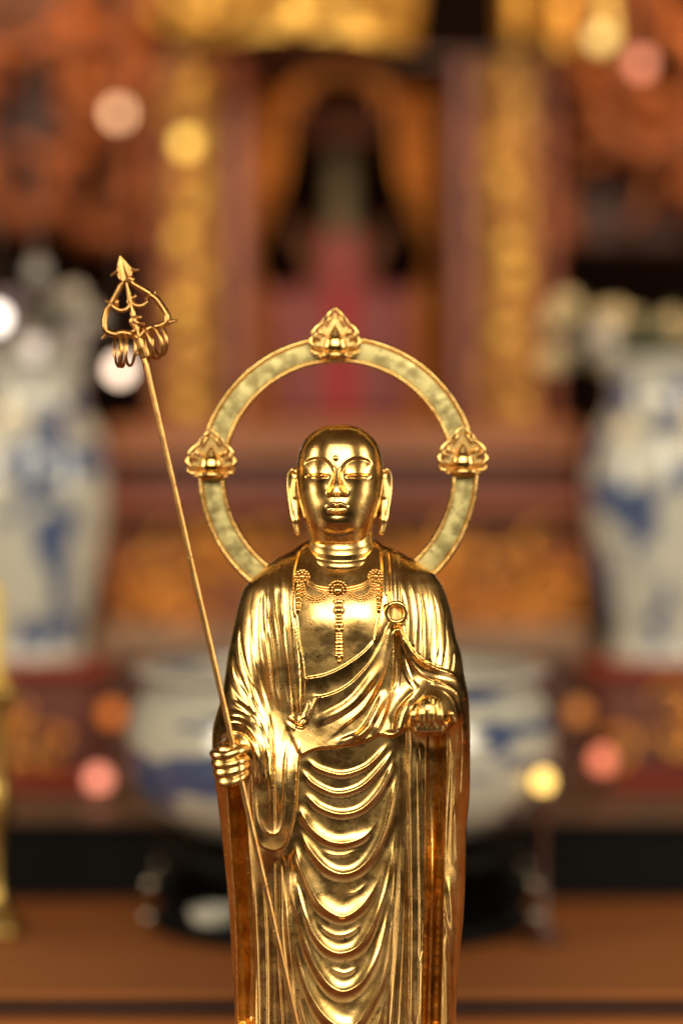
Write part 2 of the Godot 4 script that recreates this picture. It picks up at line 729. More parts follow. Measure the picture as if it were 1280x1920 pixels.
func tables() -> void:
	var y := EYE + (960.0 - FOOT) * U
	var low := thing("display_table", Vector3(0, 0, 0.08), "brown wooden table under the gold statue", "table")
	var top := put(block(1.5, 0.04, 0.46, 0.004), "tabletop", M.deep_wood, low)
	top.position = Vector3(0, y - 0.02, 0)
	for sx in [-1, 1]:
		for sz in [-1, 1]:
			var l := put(block(0.05, y - 0.04, 0.05), "leg", M.wood, low)
			l.position = Vector3(sx * 0.68, (y - 0.04) * 0.5, sz * 0.18)
	# the altar table behind
	var h := at(0, 1880, 1.39).y
	var z0 := at(0, 0, 1.418).z
	var z1 := at(0, 0, 2.45).z
	var back := thing("altar_table", Vector3(0, 0, (z0 + z1) * 0.5), "long reddish brown wooden altar table behind the gold statue", "table")
	top = put(block(2.4, 0.004, z0 - z1, 0.001), "tabletop", M.wood, back)
	top.position = Vector3(0, h - 0.002, 0)
	var groove := put(block(2.36, 0.012, z0 - z1 - 0.03, 0.002), "groove", M.dark_wood, back)
	groove.position = Vector3(0, h - 0.010, 0)
	var rail := put(block(2.4, 0.06, z0 - z1 - 0.004, 0.004), "front_rail", M.wood, back)
	rail.position = Vector3(0, h - 0.046, 0)
	for sx in [-1, 1]:
		for sz in [-1, 1]:
			var l := put(block(0.07, h - 0.076, 0.07), "leg", M.wood, back)
			l.position = Vector3(sx * 1.12, (h - 0.076) * 0.5, sz * 0.45)
	var floor_ := put(block(7.0, 0.1, 7.0), "floor", M.dark_wall)
	floor_.position = Vector3(0, -0.05, 0.3)
	tag(floor_, "", "", "", "structure")
	# pale wall of the hall behind the photographer, which the gold mirrors
	var hall := put(block(7.0, 1.5, 0.1), "hall_wall", M.plaster)
	hall.position = Vector3(0, EYE + 0.86, 4.2)
	tag(hall, "", "", "", "structure")
	var panelling := put(block(7.0, EYE + 0.1, 0.12), "hall_panelling", M.brown_panel)
	panelling.position = Vector3(0, (EYE + 0.1) * 0.5, 4.2)
	tag(panelling, "", "", "", "structure")


# ------------------------------------------------------------------ the statue

var robe_map: Relief
var face_map: Relief

const EDGE_L := [[1004, 592], [1012, 580], [1020, 566], [1034, 545], [1048, 520], [1064, 498], [1080, 480], [1096, 465], [1108, 457], [1140, 447], [1180, 438], [1230, 428], [1280, 421], [1320, 414], [1345, 406], [1370, 400], [1400, 398], [1430, 399], [1465, 402], [1495, 406], [1563, 414], [1615, 420], [1700, 428], [1800, 434], [1920, 440], [2085, 432]]
const EDGE_R := [[1004, 690], [1012, 704], [1020, 716], [1033, 745], [1046, 768], [1060, 790], [1073, 809], [1086, 819], [1098, 827], [1142, 843], [1197, 854], [1231, 864], [1278, 871], [1306, 877], [1356, 880], [1447, 881], [1501, 880], [1564, 874], [1650, 872], [1735, 868], [1800, 862], [1863, 858], [1920, 855], [2085, 862]]
const DEPTH := [[1004, 26], [1020, 40], [1040, 54], [1060, 69], [1080, 83], [1100, 94], [1120, 102], [1140, 108], [1160, 112.5], [1190, 116], [1230, 117], [1300, 113], [1400, 112], [1600, 108], [1800, 106], [2085, 112]]


func body_z(x: float, y: float) -> float:
	var l := 640.0 + (table(EDGE_L, y) - 640.0) * 1.02
	var r := 640.0 + (table(EDGE_R, y) - 640.0) * 1.02
	var u := absf((x - (l + r) * 0.5) / ((r - l) * 0.5))
	return front_z(minf(u, 1.0), x, y, table(DEPTH, y))


func front_z(u: float, x: float, y: float, d: float) -> float:
	var z := d * pow(maxf(0.0, 1.0 - pow(u, 2.5)), 0.52)
	return z + robe_map.get_at(x, y) * smoothstep(0.0, 0.09, 1.0 - u)


func fold_list() -> Array:
	# kind, width on the left, width on the right, height, taper at start, taper at end, points
	var s := []
	# --- viewer's left shoulder: long ridges running to the sleeve
	s.append([2, 9, 9, 3, 0.15, 0.1, [534, 1050, 537, 1098, 538, 1130, 541, 1161, 545, 1208, 550, 1247, 554, 1294, 557, 1345]])
	s.append([5, 8, 8, 2.7, 0.2, 0.12, [521, 1070, 522, 1120, 523, 1145, 528, 1176, 533, 1215, 539, 1278, 547, 1345]])
	s.append([4, 8, 7, 2.7, 0.2, 0.15, [507, 1082, 508, 1114, 509, 1145, 513, 1176, 519, 1215, 528, 1286, 540, 1343]])
	s.append([2, 6, 6, 2.2, 0.3, 0.25, [500, 1150, 503, 1185, 507, 1215, 512, 1255, 516, 1294, 525, 1322, 535, 1336]])
	s.append([0, 9, 9, 3.0, 0.3, 0.3, [495, 1095, 498, 1126, 499, 1161, 501, 1210]])
	s.append([5, 10, 9, 3, 0.25, 0.3, [486, 1095, 480, 1120, 477, 1145, 477, 1168, 480, 1215, 485, 1245, 494, 1290]])
	s.append([4, 10, 10, 3.3, 0.3, 0.2, [466, 1110, 463, 1142, 458, 1175, 462, 1208, 468, 1239, 481, 1283, 492, 1319, 500, 1350]])
	s.append([2, 8, 8, 3.2, 0.2, 0.2, [446, 1150, 441, 1180, 440, 1207, 447, 1242, 459, 1270, 473, 1302, 484, 1335, 498, 1362]])
	s.append([5, 8, 8, 3, 0.2, 0.2, [431, 1215, 427, 1245, 432, 1273, 447, 1294, 466, 1316, 482, 1343, 497, 1372]])
	s.append([4, 7, 7, 3.2, 0.2, 0.15, [421, 1265, 424, 1287, 431, 1303, 446, 1321, 464, 1333, 482, 1352]])
	# thin crease beside the shoulder seam
	s.append([1, 3, 14, 2.5, 0.1, 0.3, [527, 1042, 525, 1062, 524, 1090, 523, 1120]])
	# lapel: its inner edge and the narrow return beside it
	s.append([1, 4, 26, 6.0, 0.02, 0.0, [562, 1030, 559, 1036, 552, 1060, 549, 1083, 548, 1129, 550, 1161, 556, 1208, 560, 1239, 563, 1286, 562, 1341, 560, 1352]])
	s.append([1, 3, 9, 4.0, 0.05, 0.0, [553, 1150, 560, 1200, 567, 1235, 570, 1262, 570, 1294, 568, 1345]])
	# tip of the lapel
	s.append([1, 4, 20, 6.0, 0.25, 0.3, [577, 1346, 566, 1357, 552, 1350, 541, 1340]])
	s.append([0, 5, 5, -4.0, 0.3, 0.4, [578, 1352, 566, 1363, 550, 1356, 538, 1345]])
	# small knot of cloth right of the lapel
	s.append([1, 3, 14, 5.0, 0.1, 0.1, [597, 1303, 590, 1318, 582, 1336, 575, 1352]])
	s.append([2, 4, 4, 1.8, 0.2, 0.2, [581, 1312, 576, 1330, 570, 1348]])
	# --- chest: gentle modelling and the two under-robes
	s.append([1, 30, 3, 3.2, 0.15, 0.05, [702, 1196, 690, 1213, 674, 1228, 649, 1245, 627, 1257, 602, 1266, 571, 1271]])
	s.append([1, 55, 3, 3.4, 0.05, 0.05, [735, 1160, 717, 1200, 696, 1237, 681, 1256, 659, 1278, 634, 1294, 610, 1303, 592, 1306]])
	# edge of the robe on the viewer's right of the chest
	s.append([1, 4, 24, 7.0, 0.18, 0.1, [699, 1215, 704, 1189, 711, 1161, 714, 1139, 717, 1110, 718, 1085, 717, 1055, 714, 1028]])
	# strap
	s.append([3, 11, 11, 5.0, 0.02, 0.02, [738, 1034, 740, 1080, 741, 1130]])
	s.append([5, 5, 5, 2.2, 0.05, 0.02, [735, 1034, 736, 1080, 737, 1130]])
	s.append([1, 3, 10, 3.0, 0.1, 0.1, [724, 1036, 726, 1080, 727, 1120]])
	# --- viewer's right shoulder
	s.append([4, 8, 8, 2.8, 0.25, 0.06, [756, 1075, 762, 1107, 767, 1129, 770, 1161, 770, 1215]])
	s.append([2, 8, 8, 2.8, 0.25, 0.06, [772, 1080, 780, 1110, 785, 1145, 785, 1176, 782, 1232]])
	s.append([5, 8, 8, 2.8, 0.25, 0.06, [787, 1084, 796, 1115, 801, 1145, 803, 1176, 802, 1244]])
	s.append([4, 7, 7, 2.6, 0.25, 0.06, [803, 1092, 811, 1120, 814, 1145, 815, 1176, 813, 1252]])
	s.append([2, 8, 8, 2.8, 0.25, 0.06, [817, 1100, 826, 1135, 829, 1176, 828, 1215, 822, 1256]])
	s.append([5, 8, 8, 2.8, 0.25, 0.06, [830, 1122, 839, 1150, 845, 1180, 847, 1210, 843, 1235, 836, 1262]])
	s.append([4, 6, 6, 3.2, 0.25, 0.02, [849, 1180, 855, 1205, 858, 1235, 855, 1258, 849, 1270]])
	# --- kesa: band that crosses to the viewer's right arm
	s.append([1, 3, 24, 11.0, 0.05, 0.02, [748, 1168, 755, 1190, 767, 1212, 781, 1230, 797, 1242, 819, 1253, 844, 1262, 862, 1276, 873, 1292, 879, 1316]])
	s.append([1, 3, 14, 5.0, 0.05, 0.02, [863, 1308, 850, 1294, 826, 1281, 802, 1272, 786, 1262, 772, 1246, 763, 1228, 753, 1200, 747, 1172]])
	s.append([2, 6, 6, 2.5, 0.1, 0.1, [746, 1170, 750, 1203, 755, 1234, 761, 1258, 770, 1277, 785, 1294]])
	s.append([5, 5, 5, 2.9, 0.1, 0.05, [800, 1276, 830, 1285, 851, 1300, 863, 1318, 870, 1345, 873, 1400]])
	s.append([4, 4, 4, 2.2, 0.2, 0.05, [812, 1284, 836, 1296, 850, 1312, 858, 1340, 862, 1400]])
	# --- kesa: folds fanning from the ring to the lower left
	s.append([1, 7, 28, 6.0, 0.08, 0.25, [740, 1165, 733, 1202, 725, 1232, 715, 1264, 704, 1289, 693, 1308, 677, 1330, 649, 1353, 631, 1370, 612, 1386]])
	s.append([0, 12, 14, 5.0, 0.3, 0.25, [716, 1235, 700, 1266, 680, 1294, 662, 1314, 640, 1330, 607, 1347, 585, 1356]])
	s.append([1, 7, 24, 6.5, 0.1, 0.1, [741, 1168, 737, 1223, 735, 1263, 728, 1309, 721, 1333, 709, 1361, 697, 1380]])
	s.append([0, 11, 11, 5.5, 0.3, 0.15, [722, 1290, 712, 1317, 696, 1348, 677, 1374, 660, 1388]])
	s.append([1, 8, 18, 5.0, 0.3, 0.05, [786, 1285, 772, 1297, 760, 1308, 747, 1323, 738, 1341, 735, 1372]])
	s.append([2, 7, 7, 3.2, 0.3, 0.05, [776, 1310, 766, 1324, 758, 1342, 752, 1367]])
	s.append([0, 8, 8, -4.0, 0.1, 0.2, [744, 1180, 744, 1220, 746, 1262, 742, 1300]])
	s.append([0, 9, 9, 4.0, 0.2, 0.3, [700, 1352, 680, 1370, 650, 1384, 625, 1392]])
	# hem of the kesa with the shadow gap under it
	s.append([1, 6, 80, 8.0, 0.0, 0.03, [768, 1338, 759, 1352, 752, 1368, 734, 1378, 720, 1376, 709, 1374, 688, 1384, 665, 1391, 634, 1396, 592, 1401, 560, 1415]])
	# --- viewer's left sleeve: arcs round the wrist and the long hanging pocket
	for q in [[1.0, [427, 1320, 446, 1322, 466, 1333, 484, 1354, 496, 1384, 502, 1420]], [1.0, [424, 1340, 440, 1338, 458, 1342, 474, 1354, 487, 1371, 497, 1398, 502, 1432, 505, 1470]], [1.0, [416, 1356, 436, 1350, 456, 1353, 474, 1366, 488, 1390, 496, 1422, 500, 1460]], [0.9, [412, 1368, 430, 1361, 450, 1364, 468, 1376, 482, 1400, 489, 1432, 492, 1470]]]:
		s.append([2, 5, 5, 2.2 * q[0], 0.1, 0.15, q[1]])
	s.append([1, 4, 16, 7.0, 0.35, 0.2, [478, 1470, 481, 1443, 478, 1409, 471, 1388, 457, 1374, 437, 1370, 418, 1377, 408, 1395]])
	# hanging pocket: outer U and inner U
	s.append([1, 4, 60, 15.0, 0.15, 0.3, [562, 1385, 557, 1443, 553, 1512, 541, 1563, 529, 1586, 512, 1593, 493, 1587, 483, 1572, 476, 1540, 472, 1490, 474, 1430]])
	s.append([1, 4, 14, 3.2, 0.2, 0.3, [540, 1383, 536, 1426, 534, 1495, 531, 1538, 524, 1556, 512, 1563, 500, 1558, 490, 1543, 484, 1520, 481, 1477]])
	s.append([0, 5, 5, -3.0, 0.2, 0.1, [500, 1330, 506, 1356, 510, 1400, 512, 1450, 513, 1500, 514, 1556]])
	s.append([0, 6, 6, 1.2, 0.3, 0.4, [536, 1354, 527, 1380, 524, 1420, 524, 1480, 522, 1530]])
	s.append([0, 6, 6, 1.2, 0.3, 0.4, [551, 1358, 543, 1384, 538, 1430, 538, 1500]])
	s.append([0, 5, 5, 1.2, 0.3, 0.4, [519, 1343, 516, 1380, 518, 1440, 519, 1520]])
	# opening under the wrist
	s.append([3, 17, 17, -62.0, 0.0, 0.0, [440, 1455, 444, 1520, 449, 1600, 455, 1700, 459, 1800, 460, 1940]])
	s.append([5, 8, 8, 3.6, 0.1, 0.0, [417, 1420, 418, 1480, 424, 1560, 431, 1640, 438, 1740, 442, 1840, 446, 1930]])
	# groove below the opening
	s.append([0, 6, 6, -7.0, 0.1, 0.0, [462, 1600, 466, 1660, 471, 1740, 474, 1820, 470, 1930]])
	s.append([4, 7, 7, 2.5, 0.2, 0.0, [480, 1640, 484, 1720, 488, 1820, 490, 1930]])
	s.append([2, 8, 8, 2.5, 0.2, 0.0, [500, 1640, 505, 1720, 508, 1820, 508, 1930]])
	s.append([1, 10, 3, 5.0, 0.1, 0.0, [517, 1606, 519, 1700, 524, 1800, 533, 1930]])
	s.append([5, 6, 6, 3.2, 0.1, 0.0, [532, 1602, 536, 1680, 541, 1750, 550, 1850, 562, 1930]])
	# --- central hanging folds
	var c := []
	c.append([9, 12.8, 4.1, [573, 1417, 584, 1429, 600, 1440, 640, 1450, 681, 1438, 706, 1418, 728, 1391]])
	c.append([10, 13.6, 4.5, [562, 1435, 572, 1450, 591, 1469, 632, 1485, 677, 1472, 717, 1433, 738, 1401]])
	c.append([12, 15.2, 5.1, [566, 1478, 580, 1494, 602, 1513, 640, 1524, 681, 1512, 718, 1470, 740, 1415]])
	c.append([22, 16, 6.8, [562, 1505, 568, 1526, 583, 1551, 612, 1573, 640, 1579, 668, 1573, 690, 1560, 712, 1530]])
	c.append([17, 20.8, 6.8, [559, 1545, 568, 1566, 583, 1594, 612, 1625, 644, 1636, 677, 1623, 705, 1587, 726, 1533, 744, 1440]])
	c.append([30, 19.2, 8.8, [552, 1570, 560, 1610, 571, 1640, 595, 1687, 624, 1711, 648, 1715, 676, 1697, 702, 1662, 722, 1615]])
	c.append([20, 20.8, 7.4, [549, 1600, 556, 1655, 571, 1712, 590, 1752, 614, 1777, 640, 1784, 670, 1772, 697, 1734, 717, 1684, 731, 1626, 742, 1545]])
	c.append([22, 24, 8.1, [543, 1590, 550, 1660, 560, 1720, 578, 1782, 602, 1826, 624, 1849, 648, 1855, 677, 1838, 703, 1798, 719, 1748, 734, 1659, 742, 1590]])
	c.append([30, 27.2, 9.5, [540, 1630, 548, 1740, 565, 1820, 595, 1885, 632, 1919, 664, 1919, 692, 1880, 714, 1829, 734, 1716, 742, 1640]])
	c.append([24, 27.2, 8.1, [534, 1660, 546, 1790, 566, 1880, 596, 1950, 640, 1985, 690, 1950, 722, 1870, 742, 1740]])
	for q in c:
		s.append([1, q[0], q[1], q[2], 0.16, 0.16 if q[3].size() != 16 and q[3].size() != 18 or q[0] < 20 else 0.4, q[3]])
	s.append([1, 10, 12, 1.6, 0.3, 0.3, [598, 1590, 620, 1600, 645, 1601, 672, 1590]])
	s.append([1, 10, 10, 1.4, 0.4, 0.4, [640, 1676, 668, 1670, 690, 1650]])
	s.append([1, 12, 10, 2.2, 0.3, 0.3, [590, 1715, 606, 1740, 634, 1752, 662, 1744, 682, 1726]])
	s.append([1, 10, 10, 2.0, 0.3, 0.3, [616, 1812, 645, 1822, 672, 1810]])
	# --- viewer's right flank and sleeve
	s.append([4, 6, 6, 2.9, 0.1, 0.0, [748, 1400, 750, 1480, 748, 1580, 744, 1680, 735, 1800, 725, 1930]])
	s.append([2, 5, 5, 2.5, 0.1, 0.0, [758, 1400, 760, 1500, 757, 1620, 752, 1760, 742, 1930]])
	s.append([1, 4, 12, 8.0, 0.05, 0.0, [764, 1930, 765, 1700, 764, 1560, 763, 1440, 764, 1365]])
	s.append([5, 7, 7, 2.9, 0.1, 0.0, [774, 1390, 776, 1480, 778, 1600, 780, 1750, 776, 1930]])
	s.append([4, 6, 6, 3.6, 0.1, 0.05, [788, 1380, 793, 1440, 798, 1520, 800, 1620, 798, 1750]])
	s.append([3, 19, 19, -72.0, 0.0, 0.0, [816, 1366, 817, 1420, 817, 1480, 815, 1600, 812, 1760, 808, 1940]])
	s.append([0, 15, 15, 34.0, 0.5, 0.0, [814, 1462, 814, 1540, 813, 1640, 810, 1780, 806, 1940]])
	s.append([2, 5, 5, 3.6, 0.1, 0.0, [838, 1385, 835, 1440, 831, 1520, 828, 1640, 822, 1780]])
	s.append([5, 6, 6, 2.9, 0.1, 0.4, [846, 1370, 850, 1440, 846, 1540, 843, 1640]])
	s.append([4, 6, 6, 2.9, 0.1, 0.4, [858, 1360, 860, 1440, 857, 1520, 860, 1600, 866, 1660]])
	s.append([2, 5, 5, 2.9, 0.1, 0.1, [872, 1360, 872, 1430, 868, 1500]])
	s.append([1, 9, 16, 2.5, 0.4, 0.4, [838, 1600, 846, 1625, 858, 1640, 870, 1660, 872, 1700]])
	s.append([1, 8, 14, 4.0, 0.3, 0.3, [825, 1660, 830, 1710, 838, 1750, 848, 1790]])
	s.append([0, 10, 10, 5.0, 0.4, 0.4, [840, 1640, 846, 1700, 852, 1760]])
	s.append([1, 8, 14, 4.0, 0.3, 0.3, [783, 1930, 784, 1830, 790, 1795, 802, 1762]])
	s.append([5, 5, 5, 2.2, 0.3, 0.0, [797, 1790, 796, 1860, 794, 1930]])
	
	s.append([4, 7, 7, 3.6, 0.2, 0.0, [830, 1740, 838, 1820, 842, 1930]])
	return s


func statue() -> void:
	var root := thing("monk_statue", Vector3(0, EYE + (960.0 - FOOT) * U, 0), "gold standing monk statue with shaved head, ring halo and draped robe", "statue")
	robe_map = Relief.new(380, 1000, 520, 1100, 1.0)
	# volumes under the folds: forearms, sleeves, belly, chest
	robe_map.dome(440, 1405, 46, 60, 52)
	robe_map.dome(512, 1490, 40, 95, 22)
	robe_map.dome(818, 1335, 44, 46, 46)
	robe_map.dome(830, 1420, 40, 90, 18)
	robe_map.dome(600, 1150, 36, 50, 6)
	robe_map.dome(674, 1148, 36, 50, 6)
	robe_map.dome(638, 1330, 70, 70, 6)
	for f in fold_list():
		robe_map.stroke(f[0], f[1], f[2], f[3], f[4], f[5], f[6])
	var v := PackedVector3Array()
	var nf := 330
	var nb := 70
	var y := 1004.0
	var rows := 0
	while y <= 2086.0:
		var l := 640.0 + (table(EDGE_L, y) - 640.0) * 1.02
		var r := 640.0 + (table(EDGE_R, y) - 640.0) * 1.02
		var cx := (l + r) * 0.5
		var hw := (r - l) * 0.5
		var d := table(DEPTH, y)
		for i in nf:
			var a := -PI * 0.5 + PI * i / (nf - 1)
			var u := lerpf(sin(a), a / (PI * 0.5), 0.5)
			v.append(V(cx + hw * u, y, front_z(absf(u), cx + hw * u, y, d)))
		for i in range(1, nb - 1):
			var a := PI * 0.5 - PI * i / (nb - 1)
			var u := sin(a)
			var z := -0.8 * d * pow(maxf(0.0, 1.0 - pow(absf(u), 2.5)), 0.5) * (1.0 + 0.03 * sin(u * 22.0 + y * 0.004))
			v.append(V(cx + hw * u, y, z))
		rows += 1
		y += 1.6 if y < 1926.0 else 8.0
	var robe := put(sheet(v, rows, nf + nb - 2, true), "robe", M.gold, root)
	tag(robe, "draped gold robe with hanging curved folds")
	# pedestal, below the picture
	var ped := [[0, 60], [118, 60], [130, 52], [134, 44], [124, 34], [112, 30], [126, 20], [150, 12], [156, 4], [156, 0], [0, 0]]
	for p in ped:
		p[0] *= U
		p[1] *= U * (FOOT - 2075.0) / 60.0
	put(lathe(ped, 64, 1.35, 1.0), "pedestal", M.gold, root)
	head(root)
	halo(root)
	necklace(root)
	hands(root)


func face(kind: int, a: float, b: float, high: float, t0: float, t1: float, pts: Array, both := true) -> void:
	face_map.stroke(kind, a, b, high, t0, t1, pts)
	if both:
		var q := []
		for i in range(pts.size() / 2 - 1, -1, -1):
			q.append_array([-pts[i * 2], pts[i * 2 + 1]])
		face_map.stroke(kind, a, b, high, t1, t0, q)


func head(root: Node3D) -> void:
	# face drawn about x = 0, y as in the drawing
	face_map = Relief.new(-95, 785, 190, 250, 2.0)
	# brow arch and the hollow under it
	face(1, 7, 28, -5.5, 0.0, 0.2, [6, 902, 7, 890, 11, 880, 20, 868, 36, 861.5, 54, 864, 68, 874])
	# upper lid, the slit, lower lid
	face_map.dome(37, 890, 25, 11, 2.6)
	face_map.dome(-37, 890, 25, 11, 2.6)
	face(1, 3.4, 6.5, -7.5, 0.15, 0.15, [14, 893, 26, 891, 40, 890.4, 52, 891, 63, 892.4])
	face(0, 2.4, 3.4, 1.0, 0.2, 0.2, [15, 894.5, 27, 896.5, 42, 896.5, 60, 893])
	# nose
	for y in range(0, face_map.h):
		var py := face_map.oy + y / face_map.sc
		var k := smoothstep(862.0, 922.0, py)
		var hn := lerpf(0.0, 23.0, pow(k, 1.35)) * (1.0 - smoothstep(924.0, 932.0, py))
		if hn <= 0.0: continue
		var wn := lerpf(8.0, 20.0, k * k)
		for x in face_map.w:
			var q := absf(face_map.ox + x / face_map.sc) / wn
			if q < 1.0:
				face_map.data[y * face_map.w + x] += hn * (1.0 - smoothstep(0.12, 1.0, q))
	face_map.dome(13.5, 924, 6.0, 5.0, 4.5)
	face_map.dome(-13.5, 924, 6.0, 5.0, 4.5)
	# philtrum, mouth, chin
	face_map.dome(0, 949, 27, 17, 5.0)
	face(0, 2.6, 2.6, 0.5, 0.2, 0.2, [3.2, 932, 3.6, 943])
	face(1, 4.0, 9.5, 3.2, 0.0, 0.25, [0, 945.5, 5, 943.5, 10, 945, 23, 952])
	face(1, 4.5, 9, 3.4, 0.0, 0.35, [0, 958, 9, 957.2, 20, 954.8])
	face_map.dome(0, 966, 15, 4.0, -1.4)
	face_map.dome(0, 979, 20, 10, 2.6)
	# crease under the chin
	face(0, 6, 6, -1.0, 0.0, 0.3, [0, 1001, 16, 999, 34, 992])
	var wide := [[793.5, 2], [795, 18], [798, 33], [803, 45], [811, 56], [823, 67], [834, 73.5], [843, 77], [867, 82], [891, 83.5], [924, 80.5], [940, 77.5], [957, 73.5], [983, 66], [1005, 59], [1018, 57], [1028, 52]]
	var deep := [[793.5, 0], [795, 24], [798, 40], [803, 54], [811, 65], [820, 73], [830, 78.5], [840, 82], [850, 84.5], [860, 86.3], [880, 88], [905, 87], [930, 86.5], [955, 85.5], [975, 83], [987, 79], [998, 73], [1008, 67], [1018, 61], [1028, 52]]
	var v := PackedVector3Array()
	var nf := 230
	var nb := 70
	var rows := 0
	var y := 793.5
	var turn := deg_to_rad(-3.4)
	while y <= 1027.0:
		var w := table(wide, y)
		var d := table(deep, y)
		for i in nf + nb - 2:
			var u: float
			var z: float
			if i < nf:
				var a := -PI * 0.5 + PI * i / (nf - 1)
				u = lerpf(sin(a), a / (PI * 0.5), 0.4)
				z = d * pow(maxf(0.0, 1.0 - pow(absf(u), 2.35)), 0.5)
				z += face_map.get_at(w * u, y) * smoothstep(0.0, 0.3, 1.0 - absf(u))
			else:
				var a := PI * 0.5 - PI * (i - nf + 1) / (nb - 1)
				u = sin(a)
				z = -d * pow(maxf(0.0, 1.0 - pow(absf(u), 2.2)), 0.5)
			var q := Vector2(w * u, z).rotated(-turn)
			v.append(V(637.0 + q.x, y, q.y + 12.0))
		rows += 1
		y += 0.5 if y < 800.0 else 1.0
	var h := put(sheet(v, rows, nf + nb - 2, true), "head", M.gold, root)
	tag(h, "shaved gold head with half-closed eyes")
	# crown cap closes by itself; mark on the brow
	var uz := 12.0 + 88.0
	put(join([ball(V(629, 859, uz), Vector3.ONE * 6.0 * U, 20)]), "brow_mark", M.gold, h)
	for s in [-1, 1]:
		var e := func(x: float, yy: float, z: float) -> Vector3:
			return Vector3(637.0 + s * x * (1.0 if s < 0 else 0.985), yy, z)
		var b := []
		var rim := [[82, 886, 12], [89, 879, 8], [96, 888, 0], [97.5, 905, -3], [96, 925, -2], [92, 950, 2], [88, 975, 6], [81, 1000, 10]]
		var rr := [3.4, 4.0, 4.6, 4.8, 4.8, 5.0, 5.6, 4.2]
		var rp := PackedVector3Array()
		for q in rim: rp.append(e.call(q[0], q[1], q[2]))
		rp = smooth_path(rp, 4)
		for i in rp.size() - 1:
			var f := float(i) / 4.0
			b.append([rp[i], rp[i + 1], lerpf(rr[int(f)], rr[mini(int(f) + 1, 7)], f - int(f)), lerpf(rr[int(f + 0.25)], rr[mini(int(f + 0.25) + 1, 7)], f + 0.25 - int(f + 0.25)), "rim"])
		b.append([e.call(83, 900, 6), e.call(85, 930, 4), 5.0, 6.0])
		b.append([e.call(85, 930, 2), e.call(83, 975, 8), 6.0, 6.5])
		b.append([e.call(83, 975, 8), e.call(80, 998, 10), 6.5, 4.0])
		b.append([e.call(88, 892, -4), e.call(86, 960, -3), 8.0, 8.0])
		b.append([e.call(82, 890, -4), e.call(80, 985, 0), 7.0, 7.0])
		put(flesh(b, 4.0, 1.1), "ear", M.gold, h)
	# neck with two rings
	var prof := [[985, 54], [1012, 56], [1022, 57], [1030, 60], [1036, 61.5], [1042, 60.5], [1046, 60], [1052, 63], [1058, 64.5], [1064, 63], [1072, 56], [1080, 50]]
	v = PackedVector3Array()
	for i in 96:
		var yy := 985.0 + i
		var r := table(prof, yy)
		for k in 96:
			var t := TAU * k / 96.0
			v.append(V(640.0 + cos(t) * r * 1.06, yy - 14.0 + 20.0 * sin(t), 15.0 + sin(t) * r))
	var nk := put(sheet(v, 96, 96, true), "neck", M.gold, root)
	tag(nk, "ringed gold neck")


func flame_jewel(parent: Node3D, cx: float, cy: float, z: float, big: float) -> void:
	var o := Node3D.new()
	o.name = "flame_jewel"
	parent.add_child(o, true)
	o.position = seen(cx, cy, z)
	var k := U * big
	var body := [[0.5, 38], [3, 33], [6, 27], [9.5, 24], [9, 21], [13.5, 17], [13, 13], [19, 9.5], [20, 6], [19.5, 4], [21.5, 0], [22, -5], [20, -12], [15, -18], [10, -21]]
	for p in body:
		p[0] *= k
		p[1] *= k
	put(lathe(body, 40, 1.0, 0.75), "jewel", M.gold, o)
	var lotus := [[10, -18], [22, -15], [28, -18], [29, -22], [24, -27], [15, -31], [0, -33]]
	for p in lotus:
		p[0] *= k
		p[1] *= k
	put(lathe(lotus, 32, 1.0, 0.7, 1.5 * k, 6.0 * k, 4), "lotus_base", M.gold_fine, o)
	var arcs := [[[-20, -41, -34, -33, -41, -22, -38, -13, -27, -9], 4.6], [[-33, -22, -46, -9, -43, 1, -34, 7, -24, 7], 4.8], [[-45, 7, -41, 16, -32, 18, -20, 15], 4.2], [[-26, -32, -29, -25, -23, -19, -16, -20], 3.6], [[-26, -38, -18, -48, -9, -60, -2, -68], 3.8], [[-17, -34, -13, -42, -10, -49, -3, -55], 3.2], [[-36, 20, -26, 24, -14, 22], 3.4]]
	for a in arcs:
		for s in [-1, 1]:
			var p := PackedVector3Array()
			for i in a[0].size() / 2:
				var f: float = float(i) / (a[0].size() / 2 - 1)
				p.append(Vector3(-s * a[0][i * 2], -a[0][i * 2 + 1], 4.0 * sin(f * PI)) * k)
			p = smooth_path(p, 5)
			var r := PackedFloat32Array()
			for i in p.size():
				var f := float(i) / (p.size() - 1)
				r.append(a[1] * k * (0.35 + 0.65 * sin(PI * lerpf(0.12, 0.85, f))))
			put(tube(p, r, 9), "flame", M.gold, o)
	# backing that carries the flames
	var bl := [[0, -60], [20, -38], [34, -18], [38, 2], [32, 18], [16, 28], [0, 30], [-16, 28], [-32, 18], [-38, 2], [-34, -18], [-20, -38]]
	var poly := PackedVector2Array()
	for q in bl: poly.append(Vector2(q[0], -q[1]) * k)
	put(extrude(poly, 5.0 * k, -8.0 * k), "back_plate", M.gold_fine, o)


